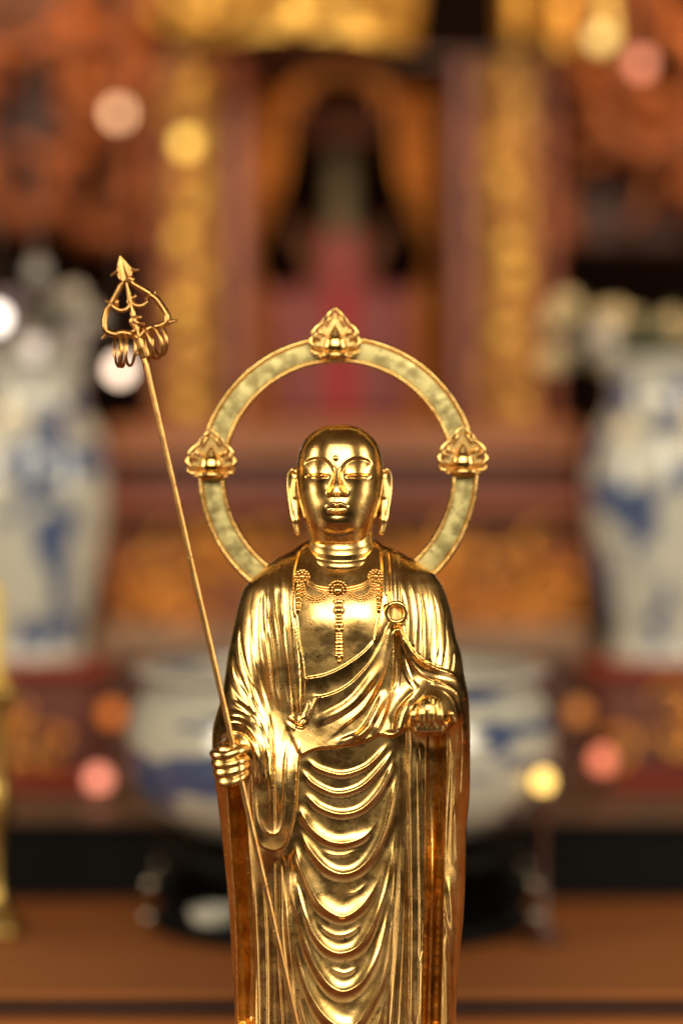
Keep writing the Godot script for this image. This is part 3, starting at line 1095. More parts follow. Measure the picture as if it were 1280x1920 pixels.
# a flat outline given thickness, its front face at z
func extrude(poly: PackedVector2Array, thick: float, z: float) -> ArrayMesh:
	var tri_ := Geometry2D.triangulate_polygon(poly)
	var st := SurfaceTool.new()
	st.begin(Mesh.PRIMITIVE_TRIANGLES)
	st.set_smooth_group(-1)
	var cw := Geometry2D.is_polygon_clockwise(poly)
	var n := poly.size()
	for t in range(0, tri_.size(), 3):
		var p := [poly[tri_[t]], poly[tri_[t + 1]], poly[tri_[t + 2]]]
		if (p[1] - p[0]).cross(p[2] - p[0]) > 0.0: p.reverse()
		for q in p: st.add_vertex(Vector3(q.x, q.y, z))
		p.reverse()
		for q in p: st.add_vertex(Vector3(q.x, q.y, z - thick))
	for i in n:
		var a := poly[i]
		var b := poly[(i + 1) % n]
		if (a - b).length() < 1e-9: continue
		if not cw:
			var s := a
			a = b
			b = s
		var f := [Vector3(a.x, a.y, z), Vector3(b.x, b.y, z), Vector3(b.x, b.y, z - thick), Vector3(a.x, a.y, z - thick)]
		for k in [0, 2, 1, 0, 3, 2]: st.add_vertex(f[k])
	st.generate_normals()
	return st.commit()


func halo(root: Node3D) -> void:
	var z := -95.0
	var g := Node3D.new()
	g.name = "halo"
	root.add_child(g)
	g.set_meta("label", "gold ring halo with three flame jewels behind the head")
	var k := 1.0 - (z - FOCUS) * U / DIST
	var c := seen(634, 891, z)
	g.position = c
	var ri := 211.0 * k * U
	var ro := 262.0 * k * U
	# cross-section: two raised rims with a sunken face between
	var sec := [[0.0, -10], [0.0, 1], [0.03, 5], [0.08, 6.5], [0.13, 5.5], [0.17, 2], [0.19, -1]]
	var face_sec := [[0.175, -0.6], [0.5, 0.4], [0.80, -0.6]]
	var sec2 := [[0.79, -1], [0.81, 2], [0.86, 5.5], [0.92, 6.5], [0.97, 5], [1.0, 1], [1.0, -10]]
	var back := [[1.0, -10], [0.0, -10]]
	for part in [["inner_rim", sec, M.gold], ["face", face_sec, M.halo_face], ["outer_rim", sec2, M.gold], ["back", back, M.halo_face]]:
		var v := PackedVector3Array()
		var rows := 257
		var pts: Array = part[1]
		var wob := FastNoiseLite.new()
		wob.seed = 9
		wob.frequency = 60.0
		for i in rows:
			var t := TAU * i / (rows - 1)
			for p in pts:
				var r := lerpf(ri, ro, p[0])
				var w := wob.get_noise_2d(cos(t) * r * 6.0, sin(t) * r * 6.0) * 0.6
				v.append(Vector3(cos(t) * r, sin(t) * r, (p[1] + w) * U))
		var idx := PackedInt32Array()
		var n := pts.size()
		for i in rows - 1:
			for q in n - 1:
				var a := i * n + q
				idx.append_array([a, a + n, a + 1, a + 1, a + n, a + n + 1])
		put(arrays_open(v, idx), part[0], part[2], g)
	flame_jewel(root, 628, 645, z + 16, 1.03)
	flame_jewel(root, 396, 870, z + 16, 1.0)
	flame_jewel(root, 867, 864, z + 16, 1.0)
	for o in root.find_children("flame_jewel*", "Node3D", false, false):
		o.reparent(g, true)
	# stem that carries the halo, behind the back
	var st := put(tube(PackedVector3Array([Vector3(0, -ro * 0.9, -4 * U), Vector3(0, -ro * 1.3, 20 * U)]), PackedFloat32Array([8 * U, 8 * U]), 10), "stem", M.gold, g)
	st.set_meta("label", "short stem joining the halo to the back")


# like arrays_mesh, faces turned so that their normals point forward on average
func arrays_open(v: PackedVector3Array, idx: PackedInt32Array) -> ArrayMesh:
	var a := []
	a.resize(Mesh.ARRAY_MAX)
	var n := PackedVector3Array()
	n.resize(v.size())
	var sum := 0.0
	for t in range(0, idx.size(), 3):
		sum += (v[idx[t + 2]] - v[idx[t]]).cross(v[idx[t + 1]] - v[idx[t]]).z
	if sum < 0.0:
		for t in range(0, idx.size(), 3):
			var s := idx[t + 1]
			idx[t + 1] = idx[t + 2]
			idx[t + 2] = s
	for t in range(0, idx.size(), 3):
		var c := (v[idx[t + 2]] - v[idx[t]]).cross(v[idx[t + 1]] - v[idx[t]])
		for q in 3: n[idx[t + q]] += c
	for i in n.size(): n[i] = n[i].normalized()
	a[Mesh.ARRAY_VERTEX] = v
	a[Mesh.ARRAY_NORMAL] = n
	a[Mesh.ARRAY_INDEX] = idx
	var m := ArrayMesh.new()
	m.add_surface_from_arrays(Mesh.PRIMITIVE_TRIANGLES, a)
	return m


func necklace(root: Node3D) -> void:
	var g := Node3D.new()
	g.name = "necklace"
	root.add_child(g)
	g.set_meta("label", "beaded gold necklace with flower bosses and a long pendant")
	var on := func(x: float, y: float, up: float) -> Vector3:
		return V(x, y, body_z(x, y) + up)
	# flower bosses
	for q in [[566, 1082, 12.5], [704, 1081, 12.0], [633, 1107, 17.5]]:
		var c: Vector3 = on.call(q[0], q[1], 1.0)
		var r: float = q[2]
		var boss := put(join([ball(c + Vector3(0, 0, 2 * U), Vector3(r * 0.42, r * 0.42, r * 0.42) * U, 16), ball(c, Vector3(r * 0.95, r * 0.95, 4.5) * U, 16)]), "flower_boss", M.gold_fine, g)
		var n := int(r * 1.15)
		var beads := []
		for i in n:
			var t := TAU * i / n
			beads.append(ball(c + Vector3(cos(t) * r, sin(t) * r, 2.0) * U, Vector3.ONE * 2.9 * U, 8))
		var n2 := int(r * 0.7)
		for i in n2:
			var t := TAU * i / n2
			beads.append(ball(c + Vector3(cos(t) * r * 0.66, sin(t) * r * 0.66, 4.5) * U, Vector3.ONE * 2.6 * U, 8))
		put(join(beads), "bead_ring", M.gold_fine, boss)
	# plain cords
	for p in [[577, 1089, 590, 1097, 605, 1101, 618, 1103], [576, 1094, 590, 1102, 605, 1106, 618, 1108], [693, 1088, 680, 1095, 664, 1100, 648, 1103], [693, 1093, 680, 1100, 664, 1105, 648, 1108]]:
		var v := PackedVector3Array()
		for i in 4: v.append(on.call(p[i * 2], p[i * 2 + 1], 2.0))
		put(tube(smooth_path(v, 6), PackedFloat32Array([2.7 * U]), 8), "cord", M.gold_fine, g)
	# swags of three rows of beads
	for p in [[565, 1095, 568, 1110, 575, 1119, 587, 1124, 600, 1122, 613, 1113], [701, 1094, 698, 1108, 690, 1117, 678, 1122, 666, 1120, 652, 1111]]:
		var v := PackedVector3Array()
		for i in 6: v.append(Vector3(p[i * 2], p[i * 2 + 1], 0))
		v = smooth_path(v, 12)
		var beads := []
		var run := 9.0
		for i in range(1, v.size()):
			run += v[i].distance_to(v[i - 1])
			if run < 4.4: continue
			run = 0.0
			var t := (v[mini(i + 1, v.size() - 1)] - v[i - 1]).normalized()
			var s := Vector3(-t.y, t.x, 0)
			for w in [-4.2, 0.0, 4.2]:
				var q: Vector3 = v[i] + s * float(w)
				beads.append(ball(on.call(q.x, q.y, 3.4 if w == 0.0 else 1.6), Vector3.ONE * 2.35 * U, 8))
		put(join(beads), "bead_swag", M.gold_fine, g)
	# pendants: turned pieces one under another
	var long := [[1128, 12, 5], [1135, 9, 5], [1144, 12, 9], [1152, 7, 4], [1158, 8, 5], [1164, 6.5, 3.5], [1171, 9.5, 8], [1180, 8.5, 5], [1187, 8, 3], [1192, 8.5, 3], [1197, 8, 3], [1204, 9, 6], [1211, 8.5, 4], [1217, 9.5, 4], [1224, 9, 7], [1231, 8, 4], [1238, 4, 6]]
	var pend := []
	for q in long:
		pend.append(ball(on.call(635.0 + 0.008 * (q[0] - 1128), q[0], 1.0), Vector3(q[1], q[2], q[1] * 0.7) * U, 14))
	for q in [[1142, 7], [1176, 6], [1226, 6]]:
		for s in [-1, 1]:
			pend.append(ball(on.call(635.5 + s * q[1] * 0.75, q[0] + 2, 4.0), Vector3(4, 6, 3) * U, 10))
	put(join(pend), "long_pendant", M.gold_fine, g)
	for x in [[558, 1], [710, -1]]:
		var pz := []
		for q in [[1098, 6, 4], [1105, 6.5, 5], [1113, 5, 4], [1121, 6, 6], [1130, 6, 3.5], [1135, 5.5, 3], [1143, 4.5, 7]]:
			pz.append(ball(on.call(x[0] + x[1] * (q[0] - 1098) * -0.03 + 2.0 * x[1], q[0], 2.0), Vector3(q[1] * 0.85, q[2], q[1] * 0.7) * U, 12))
		put(join(pz), "side_pendant", M.gold_fine, g)
	# cloak ring
	var p := PackedVector3Array()
	for i in 40:
		var t := TAU * i / 40.0
		p.append(on.call(742.0, 1148.0, 5.0) + Vector3(cos(t) * 18.5, sin(t) * 18.0, 1.0 + 2.0 * sin(t)) * U)
	var ring := put(tube(p, PackedFloat32Array([4.6 * U]), 12, 1.0, true), "cloak_ring", M.gold, root)
	ring.set_meta("label", "gold ring that holds the cloak strap")


func hands(root: Node3D) -> void:
	# fist round the staff
	var b := []
	var z := 182.0
	var P := func(x: float, y: float, d: float) -> Vector3:
		return Vector3(x, y, z + d)
	for f in [[1407, 1407, 1400, 1396, 9.3], [1424, 1424, 1419, 1415, 9.3], [1440, 1439, 1433, 1427, 9.1], [1457, 1456, 1449, 1441, 8.8]]:
		var i := int((f[0] - 1407) / 16.0)
		var sh := [0.0, 3.0, 6.0, 12.0]
		chain(b, [P.call(406 + sh[i], f[0], -20), P.call(410 + sh[i], f[0], 2), P.call(428 + sh[i], f[1], 15), P.call(449 + sh[i] * 0.4, f[2], 13), P.call(463, f[3], -2)], f[4] + 0.8, f[4] - 1.6, f[0])
	# back of the hand, wrist, thumb
	b.append([P.call(420, 1402, -24), P.call(424, 1440, -26), 16, 15])
	b.append([P.call(440, 1400, -26), P.call(442, 1440, -28), 14, 13])
	b.append([P.call(430, 1405, -30), P.call(436, 1400, -80), 20, 24])
	b.append([P.call(456, 1412, -20), P.call(461, 1396, -4), 8, 7])
	b.append([P.call(461, 1396, -4), P.call(446, 1390, 6), 7, 5.5])
	var h := put(flesh(b, 4.5, 1.25), "hand", M.gold, root)
	h.set_meta("label", "gold fist closed round the staff")
	# palm holding the jewel
	b = []
	z = 190.0
	b.append([P.call(780, 1352, -14), P.call(820, 1350, -14), 19, 19])
	b.append([P.call(786, 1356, 6), P.call(816, 1355, 6), 17, 17])
	b.append([P.call(802, 1352, -30), P.call(806, 1352, -90), 22, 26])
	for f in [[772, 1349, 1331, 1315, 6.6], [788, 1352, 1329, 1308, 7.4], [805, 1352, 1328, 1305, 7.6], [821, 1349, 1331, 1310, 7.2]]:
		chain(b, [P.call(f[0], f[1], 8), P.call(f[0], f[1] - 6, 20), P.call(f[0] - 1, f[2], 27), P.call(f[0] + (800 - f[0]) * 0.12, f[3], 19)], f[4] + 0.8, f[4] - 1.4, f[0])
	b.append([P.call(832, 1356, -6), P.call(844, 1342, 4), 9, 8])
	b.append([P.call(844, 1342, 4), P.call(840, 1330, 14), 8, 6])
	h = put(flesh(b, 4.5, 1.25), "hand", M.gold, root)
	h.set_meta("label", "open gold hand with fingers curled up round a jewel")
	var j := put(join([ball(V(800, 1324, 188), Vector3(27, 27, 26) * U, 32)]), "held_jewel", M.gold, root)
	j.set_meta("label", "round gold jewel in the open hand")


# a bent limb: its joints rounded off, thinner towards its end
func chain(b: Array, pts: Array, r0: float, r1: float, called) -> void:
	var p := smooth_path(PackedVector3Array(pts), 4)
	for i in p.size() - 1:
		b.append([p[i], p[i + 1], lerpf(r0, r1, float(i) / (p.size() - 1)), lerpf(r0, r1, float(i + 1) / (p.size() - 1)), called])


func staff() -> void:
	var z := 184.0
	var foot_ := seen(606, 2142, z)
	var base := Vector3(0, EYE + (960.0 - FOOT) * U, 0)
	var g := thing("ringed_staff", base + foot_, "thin gold staff with ringed openwork head leaning in the statue's fist", "staff")
	var P := func(x: float, y: float, d := 0.0) -> Vector3:
		return seen(x, y, z + d) - foot_
	var path := PackedVector3Array()
	for i in 41:
		var f := i / 40.0
		path.append(P.call(lerpf(270, 606, f), lerpf(664, 2142, f)))
	put(tube(path, PackedFloat32Array([5.4 * U]), 14), "shaft", M.staff_metal, g)
	for y in [910.0, 1046.0, 1662.0, 1745.0]:
		var f: float = (float(y) - 664.0) / (2142.0 - 664.0)
		put(tube(PackedVector3Array([P.call(lerpf(270, 606, f) - 0.4, y - 1.6), P.call(lerpf(270, 606, f) + 0.4, y + 1.6)]), PackedFloat32Array([5.5 * U]), 14), "joint", M.staff_metal, g)
	# the head: read off an enlargement, 7.11 times, from (170, 460)
	var h := Node3D.new()
	h.name = "staff_head"
	g.add_child(h)
	var Z := func(x: float, y: float, d := 0.0) -> Vector3:
		return P.call(170.0 + x / 7.11, 460.0 + y / 7.11, d)
	var bar := func(called: String, pts: Array, r0: float, r1: float, flat := 1.5, bow := 0.0) -> void:
		var v := PackedVector3Array()
		var n := pts.size() / 2
		for i in n:
			v.append(Z.call(pts[i * 2], pts[i * 2 + 1], bow * sin(PI * i / (n - 1.0))))
		v = smooth_path(v, 6)
		var r := PackedFloat32Array()
		for i in v.size(): r.append(lerpf(r0, r1, float(i) / (v.size() - 1)) * 1.22 * U)
		put(tube(v, r, 10, flat), called, M.staff_metal, h)
	# centre post with socket
	bar.call("post", [735, 1470, 700, 1400, 650, 1240, 600, 1040, 555, 860, 510, 640, 470, 480], 6.5, 4.0, 1.0)
	bar.call("socket", [742, 1500, 720, 1420, 690, 1360], 7.5, 9.0, 1.0)
	bar.call("socket_barb", [700, 1420, 660, 1425, 622, 1462], 4.5, 1.5, 1.0)
	# spear tip
	bar.call("spear_tip", [470, 480, 445, 380, 425, 270, 395, 140], 8.0, 1.6, 1.4)
	var blade := PackedVector2Array()
	for q in [[395, 140], [470, 215], [545, 300], [560, 350], [548, 430], [500, 490], [430, 490], [372, 430], [356, 345], [368, 235]]:
		var w: Vector3 = Z.call(q[0], q[1])
		blade.append(Vector2(w.x, w.y))
	put(extrude(blade, 8.0 * U, Z.call(450, 350).z + 4.0 * U), "blade", M.staff_metal, h)
	bar.call("barb", [370, 345, 320, 375, 268, 405], 4.0, 1.2)
	bar.call("barb", [545, 320, 600, 330, 655, 322], 4.0, 1.2)
	# outer frame, two tiers on each side
	bar.call("frame_arm", [470, 470, 410, 530, 385, 580, 330, 680, 280, 770], 4.8, 4.6, 1.5)
	bar.call("frame_arm", [480, 450, 560, 450, 545, 490, 620, 545, 720, 600, 800, 650], 4.8, 5.0, 1.5)
	bar.call("barb", [280, 780, 240, 765, 200, 735], 4.0, 1.2)
	bar.call("barb", [800, 670, 845, 660, 862, 605], 4.5, 1.4)
	bar.call("frame_arm", [275, 780, 225, 860, 200, 960, 190, 1060, 215, 1140, 290, 1180, 360, 1190], 4.4, 5.2, 1.7)
	bar.call("frame_arm", [800, 660, 880, 720, 960, 830, 1020, 940, 1010, 1020, 940, 1070, 860, 1085], 5.2, 5.2, 1.7)
	bar.call("barb", [300, 1170, 220, 1185, 150, 1250], 5.0, 1.4)
	bar.call("barb", [930, 1075, 1040, 1030, 1155, 1000], 6.0, 1.6)
	bar.call("cross_bar", [640, 1240, 540, 1190, 440, 1165, 340, 1180], 5.0, 5.0, 1.4)
	bar.call("cross_bar", [650, 1230, 720, 1150, 800, 1100, 880, 1090], 5.0, 5.0, 1.4)
	# inner scrolls
	bar.call("scroll", [285, 785, 320, 830, 400, 868, 480, 850, 520, 790, 500, 745], 4.2, 2.8, 1.4, 5.0)
	bar.call("scroll", [560, 760, 600, 800, 680, 805, 750, 760, 750, 700], 4.2, 2.8, 1.4, 5.0)
	bar.call("scroll", [570, 700, 590, 690, 600, 660], 4.0, 2.5, 1.4, 4.0)
	bar.call("scroll", [360, 790, 350, 760, 372, 735], 3.4, 2.0, 1.4, 4.0)
	bar.call("scroll", [600, 960, 600, 1010, 650, 1045, 720, 1050], 4.4, 3.0, 1.4, 5.0)
	bar.call("scroll", [580, 960, 545, 1000, 555, 1060, 590, 1090], 4.0, 2.6, 1.4, 5.0)
	bar.call("scroll", [640, 960, 665, 965, 660, 940], 3.4, 2.0, 1.4, 4.0)
	bar.call("scroll", [500, 1200, 560, 1150, 620, 1140], 3.2, 4.0, 1.4, 3.0)
	# loose rings
	var rings := [[370, 1400, 52, 215, -0.05], [430, 1405, 50, 215, 0.05], [535, 1390, 66, 212, 0.02], [740, 1310, 70, 205, -0.25], [840, 1300, 110, 215, -0.22], [920, 1270, 95, 200, -0.12]]
	for q in rings:
		var v := PackedVector3Array()
		for i in 36:
			var t := TAU * i / 36.0
			var x: float = cos(t) * q[2]
			var y: float = sin(t) * q[3]
			var c := cos(q[4])
			var s := sin(q[4])
			var dz: float = sqrt(maxf(0.0, q[3] * q[3] - q[2] * q[2])) / 7.11 * cos(t)
			v.append(Z.call(q[0] + x * c - y * s, q[1] + x * s + y * c, dz))
		put(tube(v, PackedFloat32Array([2.9 * U]), 10, 1.0, true), "loose_ring", M.staff_metal, g)


# ------------------------------------------------------------------ the altar behind

func slab(parent: Node3D, called: String, m: Material, x0: float, y0: float, x1: float, y1: float, d: float, deep: float, bevel := 0.003) -> MeshInstance3D:
	var a := at(x0, y0, d)
	var b := at(x1, y1, d)
	var o := put(block(absf(b.x - a.x), absf(a.y - b.y), deep, bevel), called, m, parent)
	o.position = (a + b) * 0.5 + Vector3(0, 0, -deep * 0.5) - parent.position
	return o


# carved scrollwork: curled lobes heaped over a board, in metres about the origin
func carving(w: float, h: float, n: int, size: float, seed_: int) -> ArrayMesh:
	var r := RandomNumberGenerator.new()
	r.seed = seed_
	var parts := []
	for i in n:
		var c := Vector3(r.randf_range(-0.5, 0.5) * w, r.randf_range(-0.5, 0.5) * h, r.randf_range(0.0, 0.4) * size)
		var p := PackedVector3Array()
		var q := PackedFloat32Array()
		var a0 := r.randf() * TAU
		var turn := r.randf_range(3.0, 5.0) * (1.0 if r.randf() < 0.5 else -1.0)
		var s := size * r.randf_range(0.6, 1.3)
		for k in 12:
			var f := k / 11.0
			var rad := s * (1.0 - 0.75 * f)
			p.append(c + Vector3(cos(a0 + turn * f), sin(a0 + turn * f), 0.25 * f) * rad)
			q.append(s * (0.10 + 0.22 * f))
		parts.append(tube(p, q, 7))
	return join(parts)


func altar() -> void:
	shrine()
	vessels()
	side_things()


func shrine() -> void:
	var d := 2.22
	var g := thing("altar_shrine", Vector3(0, at(0, 1180, d).y, at(0, 0, d).z), "tall gilded altar shrine with dark niche, carved pillars and arch", "shrine")
	# niche
	var nb := slab(g, "niche_back", M.niche, 440, 90, 860, 800, 2.5, 0.02)
	nb.set_meta("label", "dark back wall of the niche")
	slab(g, "niche_floor", M.mauve_lacquer, 440, 785, 860, 800, 2.24, 0.28)
	# posts either side
	for q in [[424, 468], [846, 888], [282, 306], [1018, 1046]]:
		slab(g, "post", M.mauve_lacquer, q[0], 100, q[1], 800, 2.20, 0.06, 0.006)
	for q in [[362, 60, 11], [954, 62, 12]]:
		var prof := []
		for i in 60:
			var f := i / 59.0
			prof.append([q[1] * px(d) * (0.88 + 0.10 * sin(f * 40.0)), -f * 680.0 * px(d)])
		var o := put(lathe(prof, 40, 1.0, 0.7, 0.010, 0.022, q[2]), "carved_pillar", M.pillar_gold, g)
		o.position = at(q[0], 118, d) - g.position
		var leaf := put(carving(90 * px(d), 640 * px(d), 46, 0.014, q[2] + 40), "pillar_carving", M.pillar_gold, o)
		leaf.position = Vector3(0, -340 * px(d), q[1] * px(d) * 0.7)
		# gilded bosses up the pillar, no two rows alike
		var rb := RandomNumberGenerator.new()
		rb.seed = 300 + int(q[2])
		for n in 11:
			var bs: float = rb.randf_range(15, 25) * px(d)
			var boss := put(join([ball(Vector3.ZERO, Vector3(bs, bs * rb.randf_range(0.9, 1.4), bs * 0.8), 20)]), "boss", M.boss_gold, o)
			boss.position = Vector3(rb.randf_range(-26, 26) * px(d), (-40.0 - n * 60.0 + rb.randf_range(-12, 12)) * px(d), q[1] * px(d) * 0.72)
	# inner gilded curtains: fluted, drawn in at the waist
	for s in [-1, 1]:
		var v := PackedVector3Array()
		var rows := 40
		for i in rows:
			var f := i / 39.0
			var y := lerpf(170, 795, f)
			var inner := table([[170, 94], [260, 98], [340, 108], [420, 140], [490, 158], [540, 142], [600, 130], [795, 130]], y)
			for k in 30:
				var t := k / 29.0
				var p := at(640 + s * lerpf(inner, 178, t), y, 2.225)
				v.append(p + Vector3(0, 0, 0.008 * sin(t * 24.0)) - g.position)
			for k in range(29, -1, -1):
				var t := k / 29.0
				var p := at(640 + s * lerpf(inner, 178, t), y, 2.24)
				v.append(p + Vector3(0, 0, 0.008 * sin(t * 24.0)) - g.position)
		put(sheet(v, rows, 60, true), "gilt_curtain", M.orange_gilt, g)
	# arch over the niche
	var p := PackedVector3Array()
	for i in 25:
		var t := PI * i / 24.0
		p.append(at(640 + cos(t) * 92, 210 - sin(t) * 78, 2.26) - g.position)
	put(tube(p, PackedFloat32Array([20 * px(2.26)]), 14), "arch", M.brown_gilt, g)
	var lint := slab(g, "arch_panel", M.brown_gilt2, 540, 190, 750, 262, 2.3, 0.03)
	lint.set_meta("label", "reddish brown panel under the arch")
	# cornice of the pillars
	slab(g, "cornice", M.dark_wood, 300, 96, 1040, 118, 2.24, 0.1)
	# tiers of the base
	slab(g, "upper_tier", M.brown_lacquer, 200, 792, 1090, 868, 2.17, 0.3, 0.006)
	slab(g, "middle_tier", M.dark_red, 205, 868, 1085, 928, 2.19, 0.28, 0.006)
	slab(g, "lower_tier", M.mauve_lacquer, 190, 928, 1100, 968, 2.15, 0.32, 0.006)
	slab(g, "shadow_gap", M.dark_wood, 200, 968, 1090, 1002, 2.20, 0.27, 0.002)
	slab(g, "frieze_board", M.brown_gilt2, 195, 1002, 1095, 1172, 2.18, 0.3, 0.004)
	var fr := put(carving(860 * px(2.18), 150 * px(2.18), 80, 0.022, 5), "frieze_carving", M.orange_gilt, g)
	fr.position = at(645, 1085, 2.18) - g.position
	slab(g, "base_shelf", M.taupe, 170, 1172, 1110, 1240, 2.12, 0.36, 0.006)
	slab(g, "base_front", M.dark_wood, 180, 1240, 1100, 1490, 2.14, 0.3, 0.004)
	# carved canopy hanging over the front
	var cn := thing("gilt_canopy", at(560, 60, 2.1), "blurred carved gold canopy hanging over the shrine", "canopy")
	var v2 := PackedVector3Array()
	for i in 20:
		var f := i / 19.0
		for k in 60:
			var t := TAU * k / 60.0
			var low := 78.0 + 14.0 * cos(t * 2.0)
			var y := lerpf(-170, low, f)
			var q := at(560 + cos(t) * 250 * (1.0 - 0.12 * f), y, 2.1 - sin(t) * 0.09)
			v2.append(q - cn.position)
	put(sheet(v2, 20, 60, true), "drum", M.gilt, cn)
	var cv := put(carving(470 * px(2.0), 220 * px(2.0), 60, 0.024, 8), "carved_front", M.gilt, cn)
	cv.position = Vector3(0, 0.045, 0.085)
	# gilded tassels hanging at the top right
	for q in [[1125, 110, 30, 1], [1042, 100, 26, 2], [962, 84, 26, 3]]:
		var ts := thing("gilt_tassel", at(q[0], q[1], 2.18), ["", "rightmost and brightest gold tassel at the top right", "middle gold tassel at the top right", "leftmost gold tassel at the top right, beside the canopy"][q[3]], "tassel", "gold tassels at the top right")
		var kt: float = px(2.18)
		put(lathe([[4 * kt, 250 * kt], [6 * kt, 150 * kt], [q[2] * 0.7 * kt, 140 * kt], [q[2] * kt, 120 * kt], [q[2] * 0.6 * kt, 104 * kt], [q[2] * 0.8 * kt, 96 * kt], [q[2] * kt, 50 * kt], [q[2] * 0.9 * kt, 0], [0, 0]], 28, 1.0, 1.0, 0.006, 0.02, q[3]), "tassel_body", M.gilt if q[3] > 1 else M.brass, ts)
	# figure in the niche
	var fg := thing("niche_figure", at(640, 785, 2.36), "dark rose draped figure standing in the dark altar niche", "figure")
	var k2 := px(2.36)
	put(lathe([[2 * k2, 372 * k2], [20 * k2, 366 * k2], [32 * k2, 335 * k2], [42 * k2, 300 * k2], [56 * k2, 262 * k2], [74 * k2, 238 * k2], [0, 236 * k2]], 40, 1.0, 0.6, 0.008, 0.04, 3), "drape", M.rose_cloth, fg)
	var plinth := put(block(286 * k2, 236 * k2, 0.07, 0.006), "plinth", M.plinth, fg)
	plinth.position = Vector3(0, 118 * k2, 0)
	var sash := put(block(48 * k2, 232 * k2, 0.008), "sash", M.crimson_cloth, fg)
	sash.position = Vector3(0, 117 * k2, 0.0395)
	var back := put(lathe([[10 * k2, 605 * k2], [24 * k2, 595 * k2], [26 * k2, 480 * k2], [24 * k2, 370 * k2], [20 * k2, 330 * k2]], 24), "upright_post", M.moss, fg)
	back.set_meta("label", "greenish upright post above the drape")
	for s in [-1, 1]:
		put(tube(smooth_path(PackedVector3Array([Vector3(s * 30, 260, 20) * k2, Vector3(s * 62, 310, 30) * k2, Vector3(s * 84, 365, 30) * k2]), 5), PackedFloat32Array([20 * k2, 19 * k2, 18 * k2, 17 * k2, 16 * k2, 15 * k2, 14 * k2]), 10), "sleeve", M.brown_lacquer, fg)
	# gilded openwork at both sides
	for q in [[125, 200, 330, 480, 41, "left"], [1165, 250, 260, 420, 47, "right"]]:
		var side := thing("openwork_panel", at(q[0], q[1], 2.34), "blurred red gold openwork carving %s of the shrine" % q[5], "carving", "openwork carvings beside the shrine")
		slab(side, "board", M.red_board, q[0] - q[2] * 0.5, q[1] - q[3] * 0.5, q[0] + q[2] * 0.5, q[1] + q[3] * 0.5, 2.36, 0.015)
		var lobes := put(carving(q[2] * px(2.34), q[3] * px(2.34) * 0.9, 13, 0.075, q[4]), "scrollwork", M.red_gilt, side)
		lobes.position = Vector3(0, 0.02, 0)
	# back wall
	var w := slab(self as Node3D, "back_wall", M.dark_wall, -4000, -3000, 5300, 2600, 2.75, 0.1)
	tag(w, "", "", "", "structure")


